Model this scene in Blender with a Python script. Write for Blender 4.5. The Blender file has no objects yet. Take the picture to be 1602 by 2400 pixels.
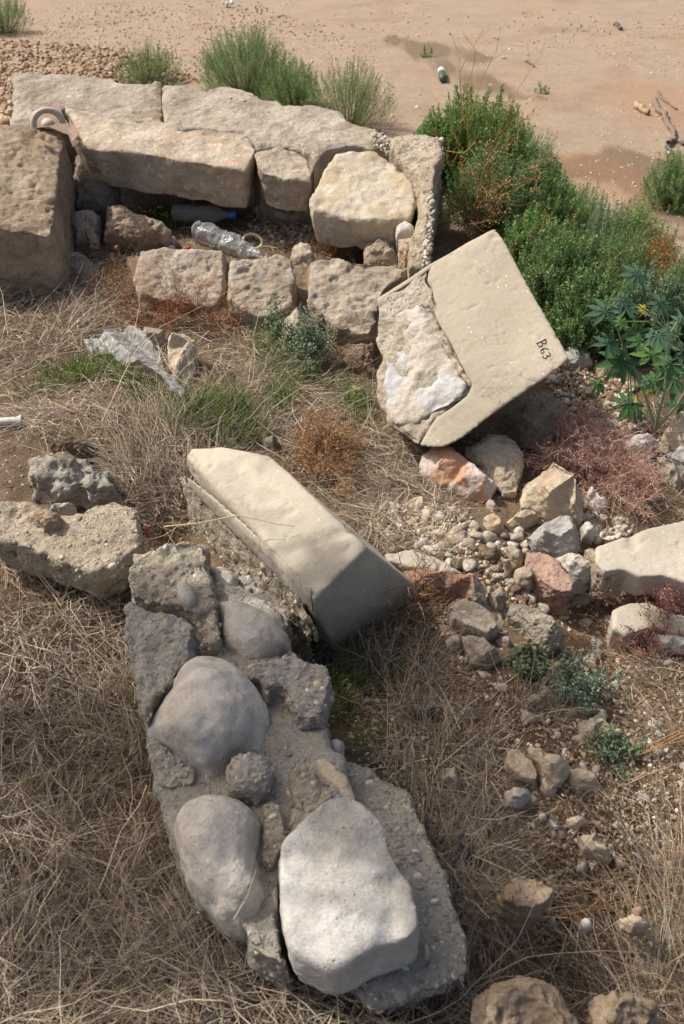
import bpy, bmesh, math, random
import numpy as np
from math import radians, sin, cos, pi
from mathutils import Vector, Matrix
from mathutils.geometry import delaunay_2d_cdt

random.seed(7)
RNG = np.random.default_rng(11)
S = bpy.context.scene

# ------------------------------------------------------------------ camera
F = 35/36*2400.0                       # focal length in photo pixels
PITCH = radians(50)
CAM = np.array((0.0, 0.0, 1.75))
cd = bpy.data.cameras.new('camera'); cam = bpy.data.objects.new('camera', cd)
S.collection.objects.link(cam); S.camera = cam
cam.location = CAM; cam.rotation_euler = (pi/2-PITCH, 0, 0)
cd.sensor_fit = 'VERTICAL'; cd.sensor_height = 36; cd.sensor_width = 24; cd.lens = 35
cd.clip_start = 0.05; cd.clip_end = 3000
cd.dof.use_dof = True; cd.dof.focus_distance = 2.7; cd.dof.aperture_fstop = 8

# ------------------------------------------------------------------ world, sun
SUN_EL = radians(47); SUN_AZ = radians(-58)        # from far left
SUN = np.array((sin(SUN_AZ)*cos(SUN_EL), cos(SUN_AZ)*cos(SUN_EL), sin(SUN_EL)))
W = bpy.data.worlds.new('World'); S.world = W; W.use_nodes = True
wn = W.node_tree.nodes; wl = W.node_tree.links
sky = wn.new('ShaderNodeTexSky'); sky.sky_type = 'NISHITA'; sky.sun_disc = False
sky.sun_elevation = SUN_EL; sky.sun_rotation = SUN_AZ
sky.air_density = 1.0; sky.dust_density = 6.0; sky.ozone_density = 0.3
wl.new(sky.outputs[0], wn['Background'].inputs[0]); wn['Background'].inputs[1].default_value = 0.105
ld = bpy.data.lights.new('sun', 'SUN'); ld.energy = 2.9; ld.angle = radians(0.6); ld.color = (1, .955, .90)
lo = bpy.data.objects.new('sun', ld); S.collection.objects.link(lo)
lo.rotation_euler = Vector(SUN).to_track_quat('Z', 'Y').to_euler()
S.view_settings.view_transform = 'Standard'; S.view_settings.look = 'None'
S.view_settings.gamma = 1; S.view_settings.use_curve_mapping = False
S.view_settings.exposure = 0.44

# ------------------------------------------------------------------ photo pixels <-> place
REG = {'A': (0, 0, .5108), 'B': (801, 0, .5108), 'C': (0, 500, .5108), 'D': (801, 500, .5108), 'E': (0, 1000, .5108),
       'F': (801, 1000, .5108), 'G': (0, 1500, .5108), 'H': (801, 1500, .5108), 'I': (0, 1900, .5108), 'J': (801, 1900, .5108),
       'K': (860, 520, .3189), 'L': (400, 1020, .3827), 'M': (1340, 600, .1788), 'N': (280, 1480, .5357), 'V': (0, 0, 1.0217),
       'S': (0, 0, 1.0)}
def px(reg, pts):
    ox, oy, s = REG[reg]
    return [(ox+p[0]*s, oy+p[1]*s) + tuple(p[2:]) for p in pts]
FW = np.array((0, cos(PITCH), -sin(PITCH))); UPV = np.array((0, sin(PITCH), cos(PITCH))); RT = np.array((1.0, 0, 0))
def ray(X, Y):
    X = np.asarray(X, float); Y = np.asarray(Y, float)
    d = F*FW + (X-801)[..., None]*RT + (1200-Y)[..., None]*UPV
    return d/np.linalg.norm(d, axis=-1, keepdims=True)
SL = 0.17
TN = np.array((0, SL, 1.0)); TN /= np.linalg.norm(TN)
def on_plane(X, Y, o, n):
    d = ray(X, Y); t = ((np.asarray(o)-CAM)@n)/(d@n)
    return CAM + d*t[..., None]
def on_terrace(X, Y, h=0.0):
    """point of the terrace plane (raised h) seen at photo pixel X, Y"""
    h = np.asarray(h, float)
    d = ray(X, Y); k = 1.75 - h - SL*0.4
    t = k/(-(d[..., 2] + SL*d[..., 1]))
    return CAM + d*t[..., None]

# ------------------------------------------------------------------ vector noise
_T = RNG.random(256); _PI = RNG.permutation(256)
def vnoise(P, seed=0):
    P = np.asarray(P, float) + seed*17.31
    I = np.floor(P).astype(np.int64); f = P-I; f = f*f*(3-2*f)
    def h(dx, dy, dz): return _T[_PI[(_PI[(_PI[(I[:, 0]+dx) & 255]+I[:, 1]+dy) & 255]+I[:, 2]+dz) & 255]]
    x, y, z = f[:, 0], f[:, 1], f[:, 2]
    a = h(0,0,0)*(1-x)+h(1,0,0)*x; b = h(0,1,0)*(1-x)+h(1,1,0)*x
    c = h(0,0,1)*(1-x)+h(1,0,1)*x; d = h(0,1,1)*(1-x)+h(1,1,1)*x
    return ((a*(1-y)+b*y)*(1-z) + (c*(1-y)+d*y)*z)*2-1
def fbm(P, f=1.0, o=4, seed=0, gain=.5):
    s = 0; a = 1; P = np.asarray(P, float)*f
    for i in range(o):
        s = s + a*vnoise(P, seed+i*3); P = P*2.03; a *= gain
    return s
def sstep(a, b, x):
    t = np.clip((x-a)/(b-a), 0, 1); return t*t*(3-2*t)

# ------------------------------------------------------------------ terrain
EDGE = [(-30, 9.0), (-6, 5.0), (-1.8, 4.66), (0.5, 4.12), (0.56, 3.3), (0.8, 2.62), (1.15, 2.42), (3, 1.9), (8, 1.0), (30, -3), (30, -60), (-30, -60)]
def sdist(X, Y):
    """signed distance to the terrace edge: negative on the terrace"""
    P = EDGE; best = np.full(X.shape, 1e9); ins = np.zeros(X.shape, bool)
    for (x0, y0), (x1, y1) in zip(P, P[1:]+P[:1]):
        dx, dy = x1-x0, y1-y0
        t = np.clip(((X-x0)*dx+(Y-y0)*dy)/(dx*dx+dy*dy), 0, 1)
        best = np.minimum(best, np.hypot(X-x0-t*dx, Y-y0-t*dy))
        c = ((y0 > Y) != (y1 > Y))
        with np.errstate(divide='ignore', invalid='ignore'):
            xi = (x1-x0)*(Y-y0)/((y1-y0) if y1 != y0 else 1e-9)+x0
        ins ^= c & (X < xi)
    return np.where(ins, -best, best)
BUMPS = []   # (x, y, radius, dz)
def bump_at(reg, x, y, r, dz):
    q = px(reg, [(x, y)])[0]; p = on_terrace(q[0], q[1]); BUMPS.append((p[0], p[1], r, dz))
bump_at('J', 1150, 700, .20, -.13); bump_at('J', 950, 760, .14, -.10)
bump_at('H', 1300, 900, .25, .03); bump_at('F', 1150, 760, .12, -.06); bump_at('F', 1200, 900, .15, -.05)
bump_at('A', 900, 940, .28, -.02); bump_at('A', 600, 900, .2, -.04); bump_at('V', 760, 1500, .15, -.07)
bump_at('V', 100, 1700, .35, -.06); bump_at('V', 370, 1210, .10, -.08); bump_at('C', 350, 950, .12, .04)
bump_at('F', 350, 500, .16, .03); bump_at('F', 640, 590, .12, .03)
def terr(X, Y, fine=True):
    X = np.asarray(X, float); Y = np.asarray(Y, float)
    sh = X.shape; X = X.ravel(); Y = Y.ravel()
    s = sdist(X, Y)
    T = -SL*(Y-.4)
    yy = np.minimum(Y, 60)
    D = -1.45 - .27*(yy-3.2) + .02*X
    T2 = np.maximum(T, -1.5)
    k = sstep(-.05, 1.1, s)
    z = T2*(1-k)+D*k
    z = np.where(Y < .1, np.minimum(z, 0.05+0*z), z)
    for bx, by, r, dz in BUMPS:
        z = z + dz*np.exp(-((X-bx)**2+(Y-by)**2)/(r*r))
    if fine:
        P = np.stack([X, Y, X*0], 1)
        n1 = fbm(P, 3.0, 3, 5); n2 = fbm(P, 14, 4, 9)
        amp = 1-.75*sstep(.3, 2.5, s)
        z = z + amp*(.014*n1 + .010*n2) + .03*fbm(P, .5, 2, 20)*sstep(.5, 3, s)
    return z.reshape(sh)
def on_ground(X, Y, h=0.0):
    """point of the real ground (raised h) seen at photo pixel X, Y"""
    X = np.atleast_1d(np.asarray(X, float)); Y = np.atleast_1d(np.asarray(Y, float))
    d = ray(X, Y); t = np.full(X.shape, .6); done = np.zeros(X.shape, bool)
    h = np.broadcast_to(np.asarray(h, float), X.shape)
    step = 0.03
    lo_ = t.copy()
    for i in range(700):
        p = CAM+d*t[:, None]
        below = p[:, 2]-h < terr(p[:, 0], p[:, 1], False)
        done |= below
        if done.all() : break
        lo_ = np.where(done, lo_, t); t = np.where(done, t, t*1.006+step*.3)
    a, b = lo_, t
    for i in range(14):
        m = (a+b)/2; p = CAM+d*m[:, None]
        bel = p[:, 2]-h < terr(p[:, 0], p[:, 1], True)
        b = np.where(bel, m, b); a = np.where(bel, a, m)
    return CAM+d*b[:, None]

# ------------------------------------------------------------------ object helpers
COL = S.collection
def setp(o, label=None, cat=None, group=None, kind=None):
    if label: o['label'] = label
    if cat: o['category'] = cat
    if group: o['group'] = group
    if kind: o['kind'] = kind
    return o
def empty(name, loc, label, cat, group=None):
    o = bpy.data.objects.new(name, None); o.location = tuple(loc); o.empty_display_size = .05
    COL.objects.link(o); return setp(o, label, cat, group)
def np_mesh(name, V, Fc, cols=None, smooth=False):
    """Fc: (n,3) or (n,4) int array; cols (nv,3) -> colour attribute Col"""
    me = bpy.data.meshes.new(name); V = np.asarray(V, np.float32); Fc = np.asarray(Fc, np.int32)
    n, k = Fc.shape
    me.vertices.add(len(V)); me.vertices.foreach_set('co', V.ravel())
    me.loops.add(n*k); me.loops.foreach_set('vertex_index', Fc.ravel())
    me.polygons.add(n); me.polygons.foreach_set('loop_start', np.arange(0, n*k, k, dtype=np.int32))
    me.update(calc_edges=True)
    if smooth: me.polygons.foreach_set('use_smooth', np.ones(n, bool))
    if cols is not None:
        at = me.color_attributes.new('Col', 'FLOAT_COLOR', 'POINT')
        c = np.ones((len(V), 4), np.float32); c[:, :3] = cols; at.data.foreach_set('color', c.ravel())
    return me
def link(name, me, mat, parent=None, loc=None):
    """link a mesh given in WORLD coordinates, origin moved to its centroid"""
    o = bpy.data.objects.new(name, me); COL.objects.link(o)
    if mat is not None and not me.materials: me.materials.append(mat)
    n = len(me.vertices); co = np.empty(n*3, np.float32); me.vertices.foreach_get('co', co); co = co.reshape(-1, 3)
    c = co.mean(0) if loc is None else np.asarray(loc)
    me.vertices.foreach_set('co', (co-c).astype(np.float32).ravel()); me.update()
    if parent is not None:
        o.parent = parent; pl = np.array(parent.location)
        q = parent.parent
        while q is not None: pl = pl+np.array(q.location); q = q.parent
        o.location = tuple(c-pl)
    else: o.location = tuple(c)
    return o

# ------------------------------------------------------------------ materials
def lin(c):
    return tuple(((v/12.92) if v <= .04045 else ((v+.055)/1.055)**2.4) for v in [x/255 for x in c])
class NT:
    def __init__(s, name):
        s.m = bpy.data.materials.new(name); s.m.use_nodes = True; s.t = s.m.node_tree
        s.n = s.t.nodes; s.l = s.t.links; s.b = s.n['Principled BSDF']; s.b.inputs['Roughness'].default_value = .9
        s.b.inputs['Specular IOR Level'].default_value = .25
        s.out = s.n['Material Output']
    def new(s, t, **k):
        x = s.n.new(t)
        for a, v in k.items(): setattr(x, a, v)
        return x
    def noise(s, vec, scale, detail=4, rough=.55, dist=0):
        x = s.new('ShaderNodeTexNoise'); x.inputs['Scale'].default_value = scale; x.inputs['Detail'].default_value = detail
        x.inputs['Roughness'].default_value = rough; x.inputs['Distortion'].default_value = dist
        s.l.new(vec, x.inputs['Vector']); return x.outputs['Fac']
    def vor(s, vec, scale, feature='F1', rand=1):
        x = s.new('ShaderNodeTexVoronoi', feature=feature); x.inputs['Scale'].default_value = scale
        x.inputs['Randomness'].default_value = rand; s.l.new(vec, x.inputs['Vector']); return x
    def ramp(s, fac, stops, interp='LINEAR'):
        x = s.new('ShaderNodeValToRGB'); x.color_ramp.interpolation = interp
        e = x.color_ramp.elements
        while len(e) > len(stops): e.remove(e[-1])
        while len(e) < len(stops): e.new(1)
        for q, (p, c) in zip(e, stops):
            q.position = p; q.color = (c[0], c[1], c[2], 1) if hasattr(c, '__len__') else (c, c, c, 1)
        s.l.new(fac, x.inputs[0]); return x.outputs[0]
    def mix(s, fac, a, b, mode='MIX'):
        x = s.new('ShaderNodeMix', data_type='RGBA', blend_type=mode)
        for i, v in ((0, fac), (6, a), (7, b)):
            if hasattr(v, 'is_linked') or isinstance(v, bpy.types.NodeSocket): s.l.new(v, x.inputs[i])
            elif i == 0: x.inputs[0].default_value = v
            else: x.inputs[i].default_value = (*v[:3], 1)
        return x.outputs[2]
    def math(s, op, a, b=None):
        x = s.new('ShaderNodeMath', operation=op)
        for i, v in ((0, a), (1, b)):
            if v is None: continue
            if isinstance(v, bpy.types.NodeSocket): s.l.new(v, x.inputs[i])
            else: x.inputs[i].default_value = v
        return x.outputs[0]
    def bump(s, h, strength, dist, normal=None):
        x = s.new('ShaderNodeBump'); x.inputs['Strength'].default_value = strength; x.inputs['Distance'].default_value = dist
        s.l.new(h, x.inputs['Height'])
        if normal is not None: s.l.new(normal, x.inputs['Normal'])
        return x.outputs[0]
    def coords(s):
        t = s.new('ShaderNodeTexCoord'); oi = s.new('ShaderNodeObjectInfo')
        a = s.new('ShaderNodeVectorMath', operation='SCALE'); a.inputs[3].default_value = 37.0
        cmb = s.new('ShaderNodeCombineXYZ')
        for i in range(3): s.l.new(oi.outputs['Random'], cmb.inputs[i])
        s.l.new(cmb.outputs[0], a.inputs[0])
        v = s.new('ShaderNodeVectorMath', operation='ADD'); s.l.new(t.outputs['Object'], v.inputs[0]); s.l.new(a.outputs[0], v.inputs[1])
        s.orand = oi.outputs['Random']
        return v.outputs[0]
    def done(s, col, nrm=None, rough=None):
        if isinstance(col, bpy.types.NodeSocket): s.l.new(col, s.b.inputs['Base Color'])
        else: s.b.inputs['Base Color'].default_value = (*col, 1)
        if nrm is not None: s.l.new(nrm, s.b.inputs['Normal'])
        if rough is not None: s.b.inputs['Roughness'].default_value = rough
        return s.m
def stone(name, c1, c2, c3, scale=9, stain=None, stain_scale=4, stain_lo=.52, bump=.5, bscale=45, speck=0.0, pit=0.0, streak=False, white=0.0):
    m = NT(name); v = m.coords()
    if streak:
        mp = m.new('ShaderNodeMapping'); mp.inputs['Scale'].default_value = (1, .35, 1); mp.inputs['Rotation'].default_value = (0, 0, .3)
        m.l.new(v, mp.inputs[0]); v = mp.outputs[0]
    c1, c2, c3 = lin(c1), lin(c2), lin(c3)
    n1 = m.noise(v, scale, 7, .62, .4)
    col = m.ramp(n1, [(.32, c1), (.5, c2), (.68, c3)])
    n2 = m.noise(v, bscale*1.6, 6, .65)
    col = m.mix(.75, col, m.ramp(n2, [(.3, .74), (.5, 1.0), (.72, 1.18)]), 'MULTIPLY')
    col = m.mix(.7, col, m.ramp(m.noise(v, 230, 3, .8), [(.32, .72), (.5, 1.0), (.68, 1.2)]), 'MULTIPLY')
    col = m.mix(.5, col, m.ramp(m.noise(v, 2.6, 4, .6), [(.35, .82), (.65, 1.1)]), 'MULTIPLY')
    if stain is not None:
        n3 = m.noise(v, stain_scale, 5, .6, .8)
        col = m.mix(m.ramp(n3, [(stain_lo, 0), (stain_lo+.09, .85)]), col, lin(stain))
    if white:
        n4 = m.noise(v, 26, 5, .7)
        col = m.mix(m.ramp(n4, [(.72-white*.2, 0), (.78-white*.2, .7)]), col, lin((225, 216, 205)))
    if speck:
        vo = m.vor(v, 130)
        col = m.mix(m.ramp(vo.outputs['Distance'], [(.10, speck), (.22, 0)]), col, lin((222, 216, 204)))
    # small pits, tinted dark brown
    vp = m.vor(v, 75)
    pitm = m.ramp(vp.outputs['Distance'], [(.08, 1), (.25, 0)])
    pn = m.ramp(m.noise(v, 14, 3), [(.5, 0), (.62, 1)])
    pm = m.math('MULTIPLY', pitm, pn)
    if pit: col = m.mix(m.math('MULTIPLY', pm, pit), col, lin((96, 84, 68)))
    hv = m.new('ShaderNodeHueSaturation'); m.l.new(col, hv.inputs['Color']); hv.inputs['Saturation'].default_value = .86
    m.l.new(m.math('ADD', m.math('MULTIPLY', m.orand, .22), .89), hv.inputs['Value']); col = hv.outputs[0]
    h = m.math('SUBTRACT', m.math('ADD', m.noise(v, bscale, 8, .68), m.math('MULTIPLY', n1, .8)), m.math('MULTIPLY', pm, .5*(pit > 0)))
    fine = m.bump(m.noise(v, 190, 6, .7), min(1, bump*.9), .006)
    return m.done(col, m.bump(h, bump, .02, fine))
def aggregate(name, matrix, m2, scale=85, big=34, cover=.62, cols=None, bump=.8):
    m = NT(name); v = m.coords()
    dis = m.new('ShaderNodeVectorMath', operation='ADD'); nz = m.new('ShaderNodeTexNoise'); nz.inputs['Scale'].default_value = 30
    m.l.new(v, nz.inputs['Vector']); sc = m.new('ShaderNodeVectorMath', operation='SCALE'); sc.inputs[3].default_value = .012
    m.l.new(nz.outputs['Color'], sc.inputs[0]); m.l.new(v, dis.inputs[0]); m.l.new(sc.outputs[0], dis.inputs[1]); v2 = dis.outputs[0]
    base = m.ramp(m.noise(v, 7, 6, .6), [(.35, lin(matrix)), (.65, lin(m2))])
    base = m.mix(.8, base, m.ramp(m.noise(v, 140, 5, .7), [(.3, .74), (.5, 1), (.7, 1.2)]), 'MULTIPLY')
    cols = cols or [(168, 158, 140), (194, 184, 164), (142, 134, 120), (186, 178, 162), (178, 164, 136)]
    hs = m.noise(v, 60, 8, .7); 
    for k, (sca, lo, cv) in enumerate(((scale*1.9, .34, .5), (scale, .30, cover), (big, .26, .80))):
        vo = m.vor(v2, sca, rand=.9)
        sep = m.new('ShaderNodeSeparateColor'); m.l.new(vo.outputs['Color'], sep.inputs[0])
        pc = m.ramp(sep.outputs[0], [(i/len(cols), lin(c)) for i, c in enumerate(cols)], 'CONSTANT')
        mask = m.math('MULTIPLY', m.ramp(vo.outputs['Distance'], [(lo, 1), (lo+.1, 0)]), m.ramp(sep.outputs[1], [(cv-.01, 0), (cv, 1)]))
        base = m.mix(m.math('MULTIPLY', mask, .7), base, pc)
        hs = m.math('ADD', hs, m.math('MULTIPLY', mask, (.35, .5, .9)[k]))
    return m.done(base, m.bump(hs, bump, .02))
# ------------------------------------------------------------------ rock builder
PENDING = []      # (object, parent, style, size, material, pebbles)
ANCH = []       # photo places of solid things that small stones are named by
MASKS = []        # photo outlines of solid things (used to keep grass roots off them)
STY = {'boulder': (8, ((3.5, .013), (9, .007), (26, .0022), (70, .0010))),
       'river': (14, ((3.0, .010), (9, .004), (38, .0012))),
       'angular': (3, ((5, .012), (16, .007), (48, .0030))),
       'chunk': (3, ((7, .012), (22, .008), (70, .0035))),
       'rough': (2, ((6, .010), (25, .008), (70, .0045))),
       'tufa': (2, ((5, .010), (18, .006), (50, .0045), (120, .002))),
       'lumpy': (2, ((9, .030), (26, .016), (60, .006))),
       'smooth': (2, ((5, .002), (40, .0009), (100, .0006))),
       'mortar': (2, ((5, .010), (18, .005), (50, .0040), (110, .002)))}
def area_c(P):
    x, y = P[:, 0], P[:, 1]; x2, y2 = np.roll(x, -1), np.roll(y, -1)
    c = x*y2-x2*y; A = c.sum()/2
    return A, np.array(((x+x2)@c, (y+y2)@c))/(6*A)
def jagged(P, amp, rng):
    for _ in range(2):
        Q = np.roll(P, -1, 0); d = Q-P; L = np.linalg.norm(d, axis=1, keepdims=True)
        M = (P+Q)/2 + np.stack([-d[:, 1], d[:, 0]], 1)*rng.uniform(-amp, amp, (len(P), 1))
        P = np.stack([P, M], 1).reshape(-1, 2)
    return P
def queue(name, me, mat, style, size, vox, parent, props, pebbles=0, sm=None):
    o = bpy.data.objects.new(name, me); COL.objects.link(o)
    r = o.modifiers.new('r', 'REMESH'); r.mode = 'VOXEL'; r.voxel_size = vox; r.adaptivity = 0
    if style[0] or sm:
        s = o.modifiers.new('s', 'SMOOTH'); s.factor = .5; s.iterations = style[0] if sm is None else sm
    setp(o, *props); PENDING.append((o, parent, style, size, mat, pebbles)); return o
def plane_of(A):
    """plane through three (px, py, h) photo points"""
    P = [on_terrace(a[0], a[1], a[2]) for a in A]
    n = np.cross(P[1]-P[0], P[2]-P[0]); n /= np.linalg.norm(n)
    if n[2] < 0: n = -n
    return P[0], n
def rock(name, reg, outline, mat, label=None, cat=None, group=None, rim=.03, H=.06, depth=.14, kind='ang', style='angular',
         nb=.4, pts=None, plane=None, taper=.92, jag=0.0, parent=None, vox=None, peb=0, sm=None, s_in=.62, tilt=None, mask=True, down=None, auto=False):
    out = px(reg, outline); P2 = np.array([q[:2] for q in out], float)
    if area_c(P2)[0] < 0: P2 = P2[::-1]
    seed = int(abs(P2.sum()*7)) % 99991; rng = np.random.default_rng(seed)
    if jag: P2 = jagged(P2, jag, rng)
    if mask: MASKS.append(P2)
    A, c = area_c(P2)
    if label and len(label.split()) <= 9 and kind != 'none': ANCH.append((c[0], c[1], label))
    if plane is None:
        o = on_terrace(c[0], c[1], rim); v = CAM-o; v /= np.linalg.norm(v)
        n = TN*(1-nb)+v*nb
        if tilt: n = n+np.array((tilt[0], tilt[1], 0))
        n /= np.linalg.norm(n)
    else: o, n = plane
    W3 = on_plane(P2[:, 0], P2[:, 1], o, n)
    u = np.cross((0, 1, 0), n); u /= np.linalg.norm(u); v = np.cross(n, u)
    cc = W3.mean(0)
    uv = np.stack([(W3-cc)@u, (W3-cc)@v], 1)
    A, ce = area_c(uv)
    if A < 0: uv = uv[::-1]; W3 = W3[::-1]
    size = math.sqrt(abs(A))
    ins = []; dd = []
    if pts:
        for q in px(reg, pts):
            w = on_plane(np.array(q[0]), np.array(q[1]), o+n*q[2], n); ins.append(((w-cc)@u, (w-cc)@v)); dd.append(q[2])
    elif kind == 'dome':
        for s in (.96, .86, .7, .45): 
            for p in uv: ins.append(tuple(ce+(p-ce)*s)); dd.append(H*(1-s**2.6)**(1/2.0)*(1+rng.uniform(-.04, .04)))
        ins.append(tuple(ce)); dd.append(H)
    elif kind == 'flat':
        for s in (.93,):
            for p in uv: ins.append(tuple(ce+(p-ce)*(s+rng.uniform(-.02, .01)))); dd.append(H*rng.uniform(.8, 1.05))
        for k in range(5): ins.append(tuple(ce+(uv[rng.integers(len(uv))]-ce)*rng.uniform(.1, .7))); dd.append(H*rng.uniform(.85, 1.1))
    else:   # angular: few facets
        off = (uv[rng.integers(len(uv))]-ce)*.15
        k = max(3, min(5, len(uv)//3)); st = rng.uniform(0, 1)
        for i in range(k):
            p = uv[int((i+st)/k*len(uv)) % len(uv)]
            ins.append(tuple(ce+off+(p-ce-off)*s_in*rng.uniform(.75, 1.1))); dd.append(H*rng.uniform(.7, 1.15))
    if auto: depth = min(depth, size*.8+.01)
    nO = len(uv)
    vs = [Vector(p) for p in uv]+[Vector(p) for p in ins]
    r = delaunay_2d_cdt(vs, [], [list(range(nO))], 1, 1e-6)
    ov, of, orig = r[0], r[2], r[3]
    bm = bmesh.new(); hmap = []
    vtop = []
    for p, og in zip(ov, orig):
        d = max([dd[i-nO] for i in og if i >= nO], default=0.0)
        if og and min(og) < nO: d = 0.0
        if not og: d = 0.0
        w = cc+u*p[0]+v*p[1]+n*d; vtop.append(bm.verts.new(w))
    for f in of:
        try: bm.faces.new([vtop[i] for i in f])
        except ValueError: pass
    be = [e for e in bm.edges if len(e.link_faces) == 1]
    dn = np.array((0, 0, -1.0)) if down is None else np.asarray(down, float)
    ext = bmesh.ops.extrude_edge_only(bm, edges=be)
    nv = [g for g in ext['geom'] if isinstance(g, bmesh.types.BMVert)]
    for w in nv:
        p = np.array(w.co); w.co = Vector(cc+(p-cc)*taper+dn*depth)
    bmesh.ops.contextual_create(bm, geom=[e for e in bm.edges if len(e.link_faces) == 1])
    bmesh.ops.triangulate(bm, faces=bm.faces[:]); bmesh.ops.recalc_face_normals(bm, faces=bm.faces[:])
    me = bpy.data.meshes.new(name); bm.to_mesh(me); bm.free()
    if vox is None: vox = min(.008, max(.0030, size/42))
    return queue(name, me, mat, STY[style] if isinstance(style, str) else style, size, vox, parent, (label, cat, group), peb, sm)
def hull(name, reg, pts, mat, label=None, cat=None, group=None, style='smooth', parent=None, vox=.006, peb=0, sm=None, mask=True, below=None):
    q = px(reg, pts); W3 = [on_terrace(a[0], a[1], a[2]) for a in q]
    if below: W3 += [w-np.array((0, 0, below)) for w in W3]
    bm = bmesh.new()
    for w in W3: bm.verts.new(w)
    r = bmesh.ops.convex_hull(bm, input=bm.verts)
    bmesh.ops.delete(bm, geom=[g for g in set(r['geom_interior']+r['geom_unused']) if isinstance(g, bmesh.types.BMVert)], context='VERTS')
    bmesh.ops.recalc_face_normals(bm, faces=bm.faces[:])
    me = bpy.data.meshes.new(name); bm.to_mesh(me); bm.free()
    return queue(name, me, mat, STY[style] if isinstance(style, str) else style, .4, vox, parent, (label, cat, group), peb, sm)
def ico(sub):
    bm = bmesh.new(); bmesh.ops.create_icosphere(bm, subdivisions=sub, radius=1)
    V = np.array([v.co[:] for v in bm.verts]); Fc = np.array([[v.index for v in f.verts] for f in bm.faces]); bm.free(); return V, Fc
ICO1, ICO2 = ico(1), ico(2)
def rot_rand(n, rng):
    q = rng.normal(size=(n, 4)); q /= np.linalg.norm(q, axis=1, keepdims=True)
    w, x, y, z = q.T
    return np.stack([1-2*(y*y+z*z), 2*(x*y-z*w), 2*(x*z+y*w), 2*(x*y+z*w), 1-2*(x*x+z*z), 2*(y*z-x*w), 2*(x*z-y*w), 2*(y*z+x*w), 1-2*(x*x+y*y)], 1).reshape(n, 3, 3)
def lumps(C, R, cols, rng, flat=.7, base=ICO2, ang=0.0):
    """many small stones merged: centres, radii, colours"""
    V0, F0 = base; n = len(C)
    sc = np.stack([R*rng.uniform(.8, 1.3, n), R*rng.uniform(.7, 1.1, n), R*rng.uniform(.5, .9, n)*flat/.7], 1)
    V = V0[None]*(1+ang*rng.uniform(-1, 1, (n, len(V0), 1)))*sc[:, None, :]
    V = np.einsum('nij,nkj->nki', rot_rand(n, rng), V)+C[:, None, :]
    Fc = F0[None]+(np.arange(n)*len(V0))[:, None, None]
    return V.reshape(-1, 3), Fc.reshape(-1, 3), np.repeat(cols, len(V0), 0)
def palette(n, cols, rng, var=.12):
    c = np.array([lin(x) for x in cols])[rng.integers(0, len(cols), n)]
    return np.clip(c*rng.uniform(1-var, 1+var, (n, 1)), 0, 1)
PEBCOL = [(186, 176, 158), (170, 158, 138), (156, 146, 130), (200, 192, 178), (184, 168, 136), (144, 136, 124)]
def attr_mat(name, rough=.85, bump=0, trans=0.0, var=0):
    m = NT(name); a = m.new('ShaderNodeAttribute'); a.attribute_name = 'Col'
    col = a.outputs['Color']; v = m.coords()
    if var: col = m.mix(.8, col, m.ramp(m.noise(v, 160, 5, .7), [(.3, 1-var), (.7, 1+var)]), 'MULTIPLY')
    nr = m.bump(m.noise(v, 120, 5), bump, .01) if bump else None
    m.done(col, nr, rough)
    if trans:
        tr = m.new('ShaderNodeBsdfTranslucent'); m.l.new(col, tr.inputs[0]); mx = m.new('ShaderNodeMixShader'); mx.inputs[0].default_value = trans
        m.l.new(m.b.outputs[0], mx.inputs[1]); m.l.new(tr.outputs[0], mx.inputs[2]); m.l.new(mx.outputs[0], m.out.inputs[0])
    return m.m
M_PEB = attr_mat('pebble_colours', .75, .25, 0, .25)
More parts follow.
